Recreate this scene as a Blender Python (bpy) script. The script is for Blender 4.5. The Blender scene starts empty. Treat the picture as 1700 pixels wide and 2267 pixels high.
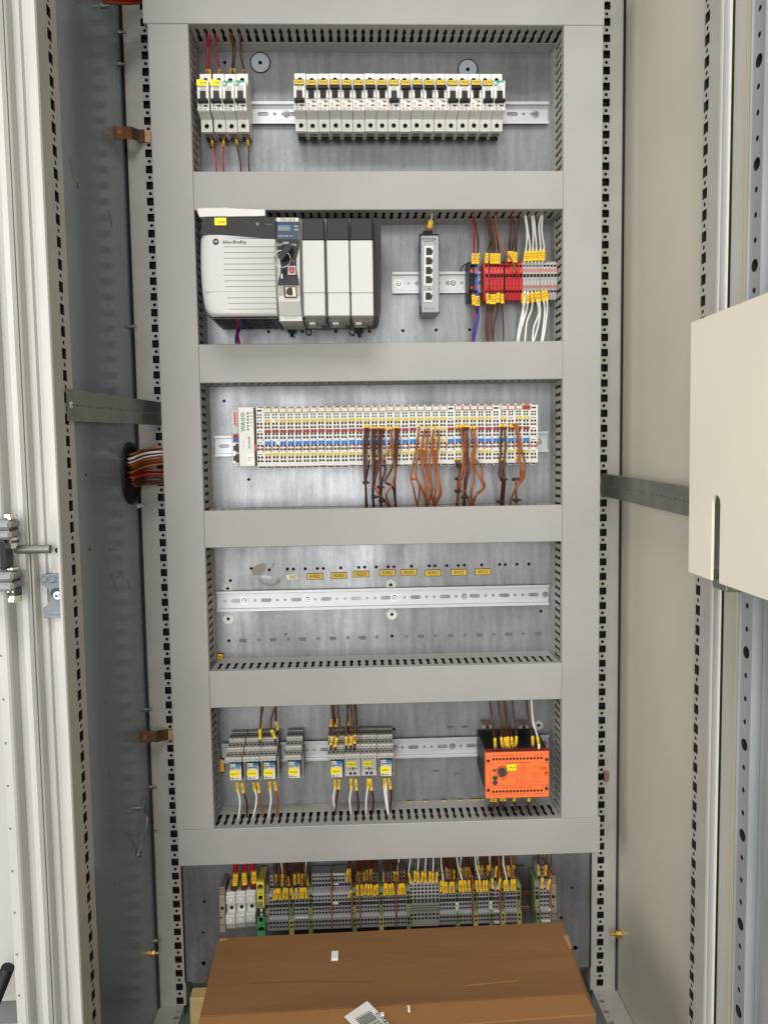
import bpy, math, random
from mathutils import Vector, Matrix
random.seed(7)
sc = bpy.context.scene
COL = sc.collection
# ------------------------------------------------------------------ camera
CC = Vector((-.0416, -1.279, -.0209))
PITCH, YAW, ROLL, FPX = .076, .0339, -.0146, 1703.0     # photo is 1700 x 2267
def _basis():
    cp, sp, cy, sy = math.cos(PITCH), math.sin(PITCH), math.cos(YAW), math.sin(YAW)
    F = Vector((sy*cp, cy*cp, -sp)); R = Vector((cy, -sy, 0)); U = R.cross(F)
    c, s = math.cos(ROLL), math.sin(ROLL)
    return c*R+s*U, -s*R+c*U, F
CR, CU, CF = _basis()
cam = bpy.data.cameras.new('camera'); co = bpy.data.objects.new('camera', cam); COL.objects.link(co)
cam.sensor_fit = 'HORIZONTAL'; cam.sensor_width = 36; cam.lens = 36*FPX/1700
cam.clip_start = .02; cam.clip_end = 60
co.matrix_world = Matrix(((CR.x, CU.x, -CF.x, CC.x), (CR.y, CU.y, -CF.y, CC.y), (CR.z, CU.z, -CF.z, CC.z), (0, 0, 0, 1)))
sc.camera = co
# ------------------------------------------------------------------ light
w = bpy.data.worlds.new('World'); sc.world = w; w.use_nodes = True
w.node_tree.nodes['Background'].inputs[0].default_value = (.93, .97, 1.0, 1)
w.node_tree.nodes['Background'].inputs[1].default_value = .22
def area(name, loc, target, sx, sy, power, col):
    l = bpy.data.lights.new(name, 'AREA'); l.shape = 'RECTANGLE'; l.size = sx; l.size_y = sy; l.energy = power; l.color = col
    o = bpy.data.objects.new(name, l); COL.objects.link(o); o.location = loc
    o.rotation_euler = (Vector(target)-Vector(loc)).to_track_quat('-Z', 'Y').to_euler()
    return o
area('doorway_light', (-.5, -3.4, .1), (0, 0, 0), 1.9, 2.0, 70, (1, .985, .96))
area('ceiling_lamp', (-.3, -2.0, 2.5), (0, 0, -.1), 1.6, .9, 66, (1, .98, .95))
area('side_window', (-2.3, -1.9, .3), (.2, 0, 0), 1.0, 1.6, 34, (1, .985, .95))
sc.view_settings.view_transform = 'Standard'; sc.view_settings.look = 'None'
sc.view_settings.gamma = 1; sc.view_settings.exposure = 0.0
try: sc.view_settings.use_curve_mapping = False
except Exception: pass
sc.cycles.max_bounces = 8; sc.cycles.diffuse_bounces = 4; sc.cycles.glossy_bounces = 4
# ------------------------------------------------------------------ pixel -> world on the plane Y, X or Z
def ray(px, py): return CF + CR*((px-850)/FPX) - CU*((py-1133.5)/FPX)
def at(px, py, Y):
    d = ray(px, py); return CC + d*((Y-CC.y)/d.y)
def atx(px, py, X):
    d = ray(px, py); return CC + d*((X-CC.x)/d.x)
def atz(px, py, Z):
    d = ray(px, py); return CC + d*((Z-CC.z)/d.z)
def zoom(ox, oy, s): return lambda x, y: (ox+x*s, oy+y*s)
vA, vB, vC, vD, vE = zoom(400, 30, .5184), zoom(420, 440, .2652), zoom(840, 440, .2532), zoom(430, 830, .2592), zoom(780, 830, .2893)
vF, vG, vH, vK = zoom(440, 1190, .4943), zoom(450, 1530, .27125), zoom(840, 1530, .2652), zoom(380, 2060, .5907)
vL, vM, vN, vO, vP, vQ = zoom(0, 0, .3435), zoom(0, 760, .3346), zoom(0, 1500, .3468), zoom(1300, 0, .3436), zoom(1300, 640, .3436), zoom(1250, 1400, .392)
va, vb, vc, vd, ve, vf = zoom(640, 150, .15672), zoom(405, 40, .17782), zoom(425, 160, .10847), zoom(500, 885, .15672), zoom(980, 885, .15672), zoom(900, 40, .22303)
vg, vh, vi, vj, vk, vl = zoom(480, 1590, .13261), zoom(1040, 1590, .12055), zoom(480, 1930, .13261), zoom(690, 1930, .13261), zoom(890, 1910, .12658), zoom(1070, 1900, .11453)
vm, vn, vo = zoom(400, 1230, .14466), zoom(0, 1120, .12658), zoom(580, 560, .08136)
# ------------------------------------------------------------------ materials
def S(h):
    c = [int(h[i:i+2], 16)/255 for i in (0, 2, 4)]
    return tuple((x/12.92 if x <= .04045 else ((x+.055)/1.055)**2.4) for x in c)
MT = {}
def mat(name, h, rough=.5, metal=0.0, noise=0, nscale=60, bump=0, bscale=400, spec=.5, stretch=(1, 1, 1)):
    m = bpy.data.materials.new(name); m.use_nodes = True; nt = m.node_tree; b = nt.nodes['Principled BSDF']
    col = S(h); b.inputs['Base Color'].default_value = (*col, 1); b.inputs['Roughness'].default_value = rough
    b.inputs['Metallic'].default_value = metal; b.inputs['Specular IOR Level'].default_value = spec
    if noise or bump:
        tc = nt.nodes.new('ShaderNodeTexCoord'); mp = nt.nodes.new('ShaderNodeMapping'); mp.inputs['Scale'].default_value = stretch
        nt.links.new(tc.outputs['Object'], mp.inputs['Vector'])
    if noise:
        n = nt.nodes.new('ShaderNodeTexNoise'); n.inputs['Scale'].default_value = nscale; n.inputs['Detail'].default_value = 5
        nt.links.new(mp.outputs[0], n.inputs['Vector'])
        r = nt.nodes.new('ShaderNodeMapRange'); r.inputs['From Min'].default_value = .3; r.inputs['From Max'].default_value = .7
        r.inputs['To Min'].default_value = 1-noise; r.inputs['To Max'].default_value = 1+noise*.5
        nt.links.new(n.outputs['Fac'], r.inputs['Value'])
        mx = nt.nodes.new('ShaderNodeMix'); mx.data_type = 'RGBA'; mx.blend_type = 'MULTIPLY'; mx.inputs['Factor'].default_value = 1
        mx.inputs['A'].default_value = (*col, 1); nt.links.new(r.outputs['Result'], mx.inputs['B'])
        nt.links.new(mx.outputs['Result'], b.inputs['Base Color'])
        r2 = nt.nodes.new('ShaderNodeMapRange'); r2.inputs['To Min'].default_value = max(.03, rough-.1); r2.inputs['To Max'].default_value = min(1, rough+.1)
        nt.links.new(n.outputs['Fac'], r2.inputs['Value']); nt.links.new(r2.outputs['Result'], b.inputs['Roughness'])
    if bump:
        n2 = nt.nodes.new('ShaderNodeTexNoise'); n2.inputs['Scale'].default_value = bscale; nt.links.new(mp.outputs[0], n2.inputs['Vector'])
        bp = nt.nodes.new('ShaderNodeBump'); bp.inputs['Strength'].default_value = bump; bp.inputs['Distance'].default_value = .001
        nt.links.new(n2.outputs['Fac'], bp.inputs['Height']); nt.links.new(bp.outputs['Normal'], b.inputs['Normal'])
    MT[name] = m; return m
mat('duct_pvc', '9f9c98', .5, noise=.085, nscale=6, bump=.15, bscale=700)
mat('duct_wall', 'a09c97', .5)
mat('duct_dark', '3a3734', .7)
mat('post_paint', 'aeaaa2', .42, noise=.08, nscale=22, bump=.08, bscale=600)
mat('cream_paint', 'bdbbb5', .38, noise=.09, nscale=12, stretch=(3, 3, .4))
mat('beige_panel', 'c9c4b3', .42, noise=.06, nscale=5, bump=.06, bscale=700)
mat('olive_panel', 'c6bfa4', .42)
mat('slate_panel', '8a979f', .2, .22, noise=.09, nscale=9, stretch=(1, 1, .12))
mat('dark_gap', '161412', .8)
mat('hole_dark', '1d1917', .8)  # shade inside holes and slots is put into this colour
mat('black_plastic', '0d0d0d', .45, spec=.3)
mat('charcoal_plastic', '201f1f', .42, bump=.1, bscale=1500, spec=.35)
mat('light_plastic', 'c6c5c2', .42, bump=.05, bscale=1200)
mat('grey_plastic', 'a3a19b', .45)
mat('breaker_white', 'e0ded7', .42, noise=.03, nscale=80)
mat('io_white', 'd6d4cc', .42)
mat('io_grey', 'b9b7b2', .45)
mat('switch_grey', '9b9ea1', .45, .2)
mat('term_grey', '9c9d9e', .5)
mat('term_light', 'aaa8a4', .5)
mat('term_beige', 'd0cdc7', .5, noise=.05, nscale=60)
mat('clamp_beige', '9a8a7c', .55)
mat('relay_grey', '908d86', .5)
mat('relay_face', 'b6b4ae', .5)
mat('red_plastic', 'b4141c', .4)
mat('red_lever', 'cf3028', .45)
mat('orange_lever', 'b9685c', .5)
mat('blue_plastic', '1c4c9c', .4)
mat('orange_box', 'f57438', .45, bump=.05, bscale=1500)
mat('orange_dark', '8a2408', .5)
mat('earth_yellow', 'd3c24e', .45)
mat('earth_green', '4ea868', .45)
mat('earth_olive', '7e8460', .5)
mat('earth_pale', 'bdb96a', .5)
mat('earth_moss', '76905c', .5)
mat('plate_orange', '9a5534', .5)
mat('sleeve_yellow', 'f2c21c', .45)
mat('label_yellow', 'f6e416', .5)
mat('label_amber', 'e9c22c', .5)
mat('strip_yellow', 'd0be68', .5)
mat('strip_red', '971525', .5)
mat('strip_blue', '1f78c8', .5)
mat('tan_frame', 'a8956c', .5)
mat('marker_white', 'efede2', .5)
mat('marker_red', '9d1c26', .45)
mat('ink', '15130f', .7)
mat('ink_grey', '7d7b77', .7)
mat('ink_white', 'd9d9d6', .6)
mat('ink_blue', '28357e', .6)
mat('ink_green', '149150', .6)
mat('ink_orange', 'a8380f', .6)
mat('led_green', '17401f', .25)
mat('led_dark', '232624', .3)
mat('ind_red', 'b02226', .4)
mat('ind_green', '1d4436', .4)
mat('logo_green', '2b9a72', .45)
mat('logo_pale', 'c9e6d8', .45)
mat('wire_red', 'a3121e', .4)
mat('wire_crimson', 'a41c38', .4)
mat('wire_brown', '522812', .38)
mat('wire_dark', '472315', .38)
mat('wire_orange', '93501f', .4)
mat('wire_white', 'e6e3dc', .4)
mat('wire_blue', '16308e', .4)
mat('wire_grey', '9b9a97', .5)
mat('ferrule_clear', 'd5d3c6', .3)
mat('tie_black', '121110', .5)
mat('zinc', 'c6c9ca', .42, .5, noise=.1, nscale=40, stretch=(.3, 1, 1))
mat('zinc_dull', '858880', .45, .7, noise=.2, nscale=30)
mat('door_rail_metal', '9ea3a5', .45, .15, noise=.2, nscale=25, stretch=(1, 1, .2))
mat('screw_metal', 'd2d2ce', .25, .9)
mat('screw_dark', '4a4845', .4, .6)
mat('copper', 'b08a6c', .32, .85, noise=.15, nscale=60)
mat('bus_copper', 'a07c62', .4, .6, noise=.2, nscale=40)
mat('brass', 'c9a354', .3, .8)
mat('teal_stud', '1b5450', .35, .3)
mat('washer_pale', 'd8d8d2', .5)
mat('stud_blue', 'a9b2ba', .4, .3)
mat('burnt_ring', '2c1a10', .7)
mat('glue_brown', '98928a', .6, .15, noise=.2, nscale=150)
mat('ghost_mark', '666a6c', .6, .3)
mat('cardboard', '815a32', .8, noise=.34, nscale=4.5, bump=.9, bscale=45, stretch=(.25, 1, 1))
mat('cardboard_edge', 'a87847', .8)
mat('tape_brown', '906538', .5, noise=.06, nscale=20)
mat('paper_white', 'd9d7d2', .6, noise=.04, nscale=40)
mat('wood_pale', 'b9a06a', .7, noise=.15, nscale=50)
mat('pocket_cream', 'f0e8d6', .4, noise=.03, nscale=7, bump=.03, bscale=500)
mat('pocket_edge', 'f1ecdc', .4)
mat('lavender_rim', 'bdbac0', .35)
mat('rubber_black', '0d0c0c', .55)
mat('hinge_grey', '8e8f91', .5, .2, noise=.12, nscale=90)
mat('hinge_dark', '3b3b3c', .55)
mat('latch_blue', '7c848a', .5, .2, noise=.12, nscale=120)
mat('screen_blue', '1f3850', .25)
mat('lcd_grey', '7f9092', .3)
mat('usb_red', '8c0d1a', .35)
mat('usb_pink', 'e85a6c', .35)
mat('port_black', '0c0b0a', .5)
mat('jack_cream', 'e4d6b0', .5)
mat('chassis_grey', '67635f', .45, .3, noise=.2, nscale=60)
mat('relay_blue', '2d8fc9', .4)
mat('relay_clear', '5f6062', .25)
mat('floor_concrete', '8c8880', .7, noise=.15, nscale=4)
mat('back_grey', '6f716f', .6)

def galvanised():
    m = bpy.data.materials.new('galvanised_plate'); m.use_nodes = True; nt = m.node_tree; b = nt.nodes['Principled BSDF']; L = nt.links.new
    tc = nt.nodes.new('ShaderNodeTexCoord')
    def noise(scale, st, det=6, dist=0):
        mp = nt.nodes.new('ShaderNodeMapping'); mp.inputs['Scale'].default_value = st; L(tc.outputs['Object'], mp.inputs[0])
        n = nt.nodes.new('ShaderNodeTexNoise'); n.inputs['Scale'].default_value = scale; n.inputs['Detail'].default_value = det; n.inputs['Distortion'].default_value = dist
        L(mp.outputs[0], n.inputs['Vector']); return n
    n1 = noise(90, (1, 1, .10)); n2 = noise(7, (1, 1, .8), 8, .6); n3 = noise(420, (1, 1, .25), 3)
    def rng(n, a, b_, lo=.3, hi=.7):
        r = nt.nodes.new('ShaderNodeMapRange'); r.inputs['From Min'].default_value = lo; r.inputs['From Max'].default_value = hi
        r.inputs['To Min'].default_value = a; r.inputs['To Max'].default_value = b_; L(n.outputs['Fac'], r.inputs['Value']); return r
    def mul(a, c):
        x = nt.nodes.new('ShaderNodeMath'); x.operation = 'MULTIPLY'; L(a.outputs[0], x.inputs[0]); L(c.outputs[0], x.inputs[1]); return x
    f = mul(mul(rng(n1, .78, 1.14), rng(n2, .66, 1.12)), rng(n3, .88, 1.1))
    mx = nt.nodes.new('ShaderNodeMix'); mx.data_type = 'RGBA'; mx.blend_type = 'MULTIPLY'; mx.inputs['Factor'].default_value = 1
    mx.inputs['A'].default_value = (*S('95979a'), 1); L(f.outputs[0], mx.inputs['B']); L(mx.outputs['Result'], b.inputs['Base Color'])
    b.inputs['Metallic'].default_value = .62
    L(rng(n2, .46, .32).outputs[0], b.inputs['Roughness'])
    bp = nt.nodes.new('ShaderNodeBump'); bp.inputs['Strength'].default_value = .18; bp.inputs['Distance'].default_value = .0006
    L(n1.outputs['Fac'], bp.inputs['Height']); L(bp.outputs['Normal'], b.inputs['Normal'])
    MT['galvanised_plate'] = m
galvanised()
# ------------------------------------------------------------------ mesh builder
class MB:
    def __init__(s): s.v = []; s.f = []; s.m = []; s.s = []
    def add(s, vs, fs, m=0, smooth=False):
        o = len(s.v); s.v += [tuple(p) for p in vs]
        for f in fs: s.f.append([o+i for i in f]); s.m.append(m); s.s.append(smooth)
    def box(s, x0, x1, y0, y1, z0, z1, m=0, c=0):
        if c <= 0:
            vs = [(x, y, z) for x in (x0, x1) for y in (y0, y1) for z in (z0, z1)]
            s.add(vs, [(0, 1, 3, 2), (4, 6, 7, 5), (0, 4, 5, 1), (2, 3, 7, 6), (0, 2, 6, 4), (1, 5, 7, 3)], m); return
        lo = (x0, y0, z0); hi = (x1, y1, z1); idx = {}; vs = []
        for sx in (0, 1):
            for sy in (0, 1):
                for sz in (0, 1):
                    sg = (sx, sy, sz)
                    for a in range(3):
                        p = [(hi[k] if sg[k] else lo[k]) if k == a else ((hi[k]-c) if sg[k] else lo[k]+c) for k in range(3)]
                        idx[(sx, sy, sz, a)] = len(vs); vs.append(p)
        fs = []
        for a in range(3):
            b, d = [k for k in range(3) if k != a]
            for sa in (0, 1):
                q = []
                for sb, sd in ((0, 0), (1, 0), (1, 1), (0, 1)):
                    k = [0]*3; k[a] = sa; k[b] = sb; k[d] = sd; q.append(idx[(*k, a)])
                fs.append(q)
        for a, b, d in ((0, 1, 2), (0, 2, 1), (1, 2, 0)):
            for sa in (0, 1):
                for sb in (0, 1):
                    q = []
                    for sd, ax in ((0, a), (1, a), (1, b), (0, b)):
                        k = [0]*3; k[a] = sa; k[b] = sb; k[d] = sd; q.append(idx[(*k, ax)])
                    fs.append(q)
        for sx in (0, 1):
            for sy in (0, 1):
                for sz in (0, 1): fs.append([idx[(sx, sy, sz, a)] for a in range(3)])
        s.add(vs, fs, m)
    def prism(s, poly, a0, a1, fn, m=0, skip=(), caps=True, smooth=False, closed=True):
        n = len(poly); vs = [fn(p[0], p[1], a0) for p in poly]+[fn(p[0], p[1], a1) for p in poly]
        s.add(vs, [(i, (i+1) % n, n+(i+1) % n, n+i) for i in range(n if closed else n-1) if i not in skip], m, smooth)
        if caps: s.add(vs, [tuple(range(n)), tuple(range(2*n-1, n-1, -1))], m)
    def px(s, poly, x0, x1, m=0, **k): s.prism(poly, x0, x1, lambda y, z, x: (x, y, z), m, **k)
    def py(s, poly, y0, y1, m=0, **k): s.prism(poly, y0, y1, lambda x, z, y: (x, y, z), m, **k)
    def pz(s, poly, z0, z1, m=0, **k): s.prism(poly, z0, z1, lambda x, y, z: (x, y, z), m, **k)
    def cyl(s, c, ax, r, h, n=12, m=0, r2=None, smooth=True, mcap=None):
        ax = Vector(ax).normalized(); u = ax.orthogonal().normalized(); v = ax.cross(u); c = Vector(c); r2 = r if r2 is None else r2
        A = [c+(u*math.cos(t)+v*math.sin(t))*r for t in [2*math.pi*i/n for i in range(n)]]
        B = [c+ax*h+(u*math.cos(t)+v*math.sin(t))*r2 for t in [2*math.pi*i/n for i in range(n)]]
        s.add(A+B, [(i, (i+1) % n, n+(i+1) % n, n+i) for i in range(n)], m, smooth)
        s.add(A+B, [tuple(range(n-1, -1, -1)), tuple(range(n, 2*n))], m if mcap is None else mcap)
    def ring(s, c, ax, r, t, n=20, k=6, m=0, ez=1):
        ax = Vector(ax).normalized(); u = ax.orthogonal().normalized(); v = ax.cross(u); c = Vector(c); vs = []
        for i in range(n):
            a = 2*math.pi*i/n; d = u*math.cos(a)+v*math.sin(a)
            for j in range(k):
                b = 2*math.pi*j/k; vs.append(c+d*(r+t*math.cos(b))+ax*(t*ez*math.sin(b)))
        s.add(vs, [(i*k+j, i*k+(j+1) % k, ((i+1) % n)*k+(j+1) % k, ((i+1) % n)*k+j) for i in range(n) for j in range(k)], m, True)
    def tube(s, pts, r, n=6, m=0, sub=4):
        P = spline([Vector(p) for p in pts], sub); N = len(P)
        t = (P[1]-P[0]).normalized(); u = t.orthogonal().normalized(); vs = []
        for i, p in enumerate(P):
            t = (P[min(i+1, N-1)]-P[max(i-1, 0)]).normalized(); u = (u-t*u.dot(t)).normalized(); v = t.cross(u)
            for j in range(n):
                a = 2*math.pi*j/n; vs.append(p+(u*math.cos(a)+v*math.sin(a))*r)
        s.add(vs, [(i*n+j, i*n+(j+1) % n, (i+1)*n+(j+1) % n, (i+1)*n+j) for i in range(N-1) for j in range(n)], m, True)
        s.add([], [], m); o = len(s.v)-len(vs)
        s.f.append([o+j for j in range(n)]); s.m.append(m); s.s.append(False)
        s.f.append([o+(N-1)*n+j for j in range(n)]); s.m.append(m); s.s.append(False)
    def hole(s, rect, hp, fn, depth, m=0, mw=0, mf=0):
        """rectangle with one hole of outline hp; fn(u,v,d)->xyz, walls go in by depth"""
        u0, u1, v0, v1 = rect; n = len(hp); cx = sum(p[0] for p in hp)/n; cy = sum(p[1] for p in hp)/n
        hp = sorted(hp, key=lambda p: math.atan2(p[1]-cy, p[0]-cx))
        def edge(p):
            dx, dy = p[0]-cx, p[1]-cy; k = 1e9
            if dx > 1e-12: k = min(k, (u1-cx)/dx)
            if dx < -1e-12: k = min(k, (u0-cx)/dx)
            if dy > 1e-12: k = min(k, (v1-cy)/dy)
            if dy < -1e-12: k = min(k, (v0-cy)/dy)
            return (cx+dx*k, cy+dy*k)
        ang = lambda p: math.atan2(p[1]-cy, p[0]-cx)
        cor = sorted([(u0, v0), (u1, v0), (u1, v1), (u0, v1)], key=ang)
        for i in range(n):
            a, b = hp[i], hp[(i+1) % n]; ta, tb = ang(a), ang(b)
            if tb <= ta: tb += 2*math.pi
            mid = []
            for c in cor:
                tc = ang(c)
                while tc <= ta+1e-7: tc += 2*math.pi
                if tc < tb-1e-7: mid.append((tc, c))
            mid = [c for _, c in sorted(mid)]
            pts = [a, b, edge(b)]+mid[::-1]+[edge(a)]
            s.add([fn(p[0], p[1], 0) for p in pts], [tuple(range(len(pts)))], m)
        s.add([fn(p[0], p[1], 0) for p in hp]+[fn(p[0], p[1], depth) for p in hp], [(i, (i+1) % n, n+(i+1) % n, n+i) for i in range(n)], mw)
        if mf is not None: s.add([fn(p[0], p[1], depth) for p in hp], [tuple(range(n))], mf)
    def quad(s, rect, fn, m=0):
        u0, u1, v0, v1 = rect; s.add([fn(u0, v0, 0), fn(u1, v0, 0), fn(u1, v1, 0), fn(u0, v1, 0)], [(0, 1, 2, 3)], m)
    def mesh(s, name, mats, off=None):
        me = bpy.data.meshes.new(name); vs = s.v
        if off is not None: vs = [(a-off[0], b-off[1], c-off[2]) for a, b, c in vs]
        me.from_pydata(vs, [], s.f)
        for m in mats: me.materials.append(MT[m])
        me.polygons.foreach_set('material_index', s.m); me.polygons.foreach_set('use_smooth', s.s)
        me.update(); return me
def spline(P, sub):
    if len(P) < 3 or sub <= 1:
        return P if len(P) < 3 else P
    out = []
    for i in range(len(P)-1):
        a, b, c, d = P[max(i-1, 0)], P[i], P[i+1], P[min(i+2, len(P)-1)]
        for k in range(sub):
            t = k/sub; out.append(.5*((2*b)+(c-a)*t+(2*a-5*b+4*c-d)*t*t+(3*b-a-3*c+d)*t**3))
    out.append(P[-1]); return out
def circ(cx, cy, r, n=10): return [(cx+r*math.cos(2*math.pi*(i+.5)/n), cy+r*math.sin(2*math.pi*(i+.5)/n)) for i in range(n)]
def sqr(cx, cy, a, b=None): b = a if b is None else b; return [(cx-a, cy-b), (cx+a, cy-b), (cx+a, cy+b), (cx-a, cy+b)]
def oblong(cx, cy, L, r, n=5):
    p = []
    for i in range(n): t = -math.pi/2+math.pi*i/(n-1); p.append((cx+L/2-r+r*math.cos(t), cy+r*math.sin(t)))
    for i in range(n): t = math.pi/2+math.pi*i/(n-1); p.append((cx-L/2+r+r*math.cos(t), cy+r*math.sin(t)))
    return p
front = lambda Y: (lambda u, v, d: (u, Y+d, v))          # surface facing the viewer, holes go inwards
# ------------------------------------------------------------------ objects
def link(o): COL.objects.link(o); return o
def thing(name, label, cat, loc=(0, 0, 0), group=None):
    o = bpy.data.objects.new(name, None); o.empty_display_size = .01; o.location = loc; link(o)
    o['label'] = label; o['category'] = cat
    if group: o['group'] = group
    return o
WP = {}                                                   # world position of a thing or part's origin
def wpos(o):
    v = Vector(o.location)
    while o.parent: o = o.parent; v = v+Vector(o.location)
    return v
def part(mb, name, mats, parent, world=False, label=None, stuff=False):
    me = mb.mesh(name, mats, wpos(parent) if world else None) if isinstance(mb, MB) else mb
    o = bpy.data.objects.new(name, me); o.parent = parent; link(o)
    if label: o['label'] = label
    if stuff: o['kind'] = 'stuff'
    return o
def solo(mb, name, mats, label, cat, loc, group=None):     # a thing that is one mesh, built in world coordinates
    o = bpy.data.objects.new(name, mb.mesh(name, mats, loc)); o.location = loc; link(o)
    o['label'] = label; o['category'] = cat
    if group: o['group'] = group
    return o
def copy_thing(root, loc, label=None):
    r = root.copy(); COL.objects.link(r); r.location = loc
    if label: r['label'] = label
    for ch in root.children:
        c = ch.copy(); COL.objects.link(c); c.parent = r
        for g in ch.children:
            d = g.copy(); COL.objects.link(d); d.parent = c
    return r
TXT = {}
def text(s, size, m, parent, pos, rot=0, basis=None, world=False, sx=1, name='lettering', align='C'):
    k = (s, m, align)
    if k not in TXT:
        cu = bpy.data.curves.new('lettering', 'FONT'); cu.body = s; cu.size = 1; cu.resolution_u = 1; cu.offset = .012
        cu.align_x = 'CENTER' if align == 'C' else 'LEFT'; cu.align_y = 'CENTER'
        ob = bpy.data.objects.new('tmp', cu); COL.objects.link(ob)
        dg = bpy.context.evaluated_depsgraph_get(); me = bpy.data.meshes.new_from_object(ob.evaluated_get(dg))
        me.name = 'lettering'; me.materials.clear(); me.materials.append(MT[m])
        bpy.data.objects.remove(ob); TXT[k] = me
    o = bpy.data.objects.new(name, TXT[k]); o.parent = parent; link(o)
    p = Vector(pos)-(wpos(parent) if world else Vector((0, 0, 0)))
    if basis: u, v = Vector(basis[0]).normalized(), Vector(basis[1]).normalized()
    else: c, t = math.cos(math.radians(rot)), math.sin(math.radians(rot)); u, v = Vector((c, 0, t)), Vector((-t, 0, c))
    n = u.cross(v)
    o.matrix_local = Matrix(((u.x*size*sx, v.x*size, n.x*size, p.x), (u.y*size*sx, v.y*size, n.y*size, p.y), (u.z*size*sx, v.z*size, n.z*size, p.z), (0, 0, 0, 1)))
    return o
ORD = 'first second third fourth fifth sixth seventh eighth ninth tenth eleventh twelfth thirteenth fourteenth fifteenth sixteenth seventeenth eighteenth nineteenth twentieth'.split()
def nth(i): return ORD[i] if i < 20 else ('twenty-'+ORD[i-20] if i < 29 else ('thirtieth' if i == 29 else 'thirty-'+ORD[i-30] if i < 39 else 'fortieth' if i == 39 else 'forty-'+ORD[i-40]))
def sleeve(p0, p1, wd, s, parent, mt='sleeve_yellow', th=.7, tsize=None):
    """marker sleeve on a wire: a flattened box tube from p0 to p1 with printed characters"""
    p0, p1 = Vector(p0), Vector(p1); u = (p1-p0).normalized(); L = (p1-p0).length
    v = Vector((0, -1, 0)).cross(u).normalized(); n = u.cross(v)
    if n.y > 0: n = -n; v = -v
    b = MB(); c = wd*.22; pr = []
    a, t = wd/2, wd/2*th
    for q in ((-a+c, -t), (a-c, -t), (a, -t+c), (a, t-c), (a-c, t), (-a+c, t), (-a, t-c), (-a, -t+c)): pr.append(q)
    b.prism(pr, 0, L, lambda x, y, z: p0+v*x+n*y+u*z)
    o = part(b, 'marker_sleeve', [mt], parent, world=True)
    if s:
        up = u if u.z > 0 else -u
        vv = n.cross(up)                                   # text reads upwards
        text(s, tsize or min(wd*.95, L/(.62*len(s))), 'ink', o, Vector((p0+p1)/2)+n*(t+.0002), basis=(up, vv), world=True)
    return o
def wire(name, label, mt, pts, r=.0013, sl=(), group=None, n=6, sub=4, cat='wire'):
    b = MB(); b.tube(pts, r, n, sub=sub); loc = Vector(pts[0])
    o = solo(b, name, [mt], label, cat, loc, group)
    for a in sl: sleeve(*a[:4], o, *a[4:])
    return o
def tint(h): return h
# ================================================================== the setting
b = MB(); b.box(-4, 4, -6, 3, -1.12, -1.1)
o = part(b, 'floor', ['floor_concrete'], None) if False else link(bpy.data.objects.new('floor', b.mesh('floor', ['floor_concrete'])))
o['kind'] = 'structure'
# ================================================================== enclosure
cab = thing('cabinet', 'tall open steel control cabinet with perforated corner posts around the mounting plate', 'cabinet', (0, 0, -1.0))
def post_strip(b, fn, v0, v1, vc, u0, u1, uc, sq=.0060, rr=.0027, pitch=.025, m=0, mw=1, mf=1, dep=.012):
    k = math.ceil((v0-vc)/pitch); z = vc+k*pitch
    b.quad((u0, u1, v0, z-pitch*.25), fn, m) if z-pitch*.25 > v0 else None
    while z+pitch*.75 < v1:
        b.hole((u0, u1, z-pitch*.25, z+pitch*.25), sqr(uc, z, sq, sq*1.03), fn, dep, m, mw, mf)
        b.hole((u0, u1, z+pitch*.25, z+pitch*.75), circ(uc, z+pitch/2, rr, 10), fn, dep, m, mw, mf)
        z += pitch
    b.quad((u0, u1, z-pitch*.25, v1), fn, m)
ZB, ZT = -.972, 1.0
for sgn, hz in ((-1, at(*vM(1078, 1120), 0).z), (1, at(*vQ(205, 577), 0).z)):
    b = MB(); xs = sorted((sgn*.399, sgn*.354))
    post_strip(b, front(-.001), ZB, ZT, hz, xs[0], xs[1], sgn*.3645 if sgn < 0 else .371)
    b.px([(-.001, ZB), (.045, ZB), (.045, ZT), (-.001, ZT)], xs[0], xs[1], m=0, skip=(3,)) if False else None
    for x in xs: b.add([(x, -.001, ZB), (x, .045, ZB), (x, .045, ZT), (x, -.001, ZT)], [(0, 1, 2, 3)])
    o = part(b, 'rear_post', ['post_paint', 'hole_dark'], cab, world=True)
    g = MB(); g.tube([(sgn*.3995, -.004, ZB), (sgn*.3995, -.004, ZT)], .0022, 6); part(g, 'sealing_strip', ['rubber_black'], o, world=True)
# left front post: folded profile with the hole strip on its inner face
lp = [(-.375, -.352), (-.375, -.4085), (-.3762, -.4108), (-.3785, -.4108), (-.3792, -.4045), (-.3882, -.4040), (-.3886, -.3975), (-.3945, -.3975), (-.3962, -.4015), (-.4035, -.4015),
      (-.4040, -.4150), (-.4052, -.4168), (-.4064, -.4150), (-.4066, -.4040), (-.4076, -.4040), (-.4078, -.4150), (-.4088, -.4166), (-.4098, -.4150), (-.4102, -.38), (-.395, -.352)]
b = MB(); b.pz(lp, ZB, ZT, 0, skip=(0,), caps=False)
post_strip(b, lambda u, v, d: (-.375-d, u, v), ZB, ZT, at(*vn(1275, 745), -.374).z, -.4085, -.352, -.374, dep=.02, m=2, mw=1)
part(b, 'front_post', ['cream_paint', 'hole_dark', 'post_paint'], cab, world=True)
rp = [(.375, -.347), (.375, -.3895), (.3756, -.3925), (.377, -.3935), (.3785, -.3925), (.3788, -.390), (.390, -.390), (.3904, -.396), (.3918, -.3965), (.3925, -.395), (.3925, -.36), (.395, -.347)]
b = MB(); b.pz(rp, ZB, ZT, 0, skip=(0, 5), caps=False)
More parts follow.
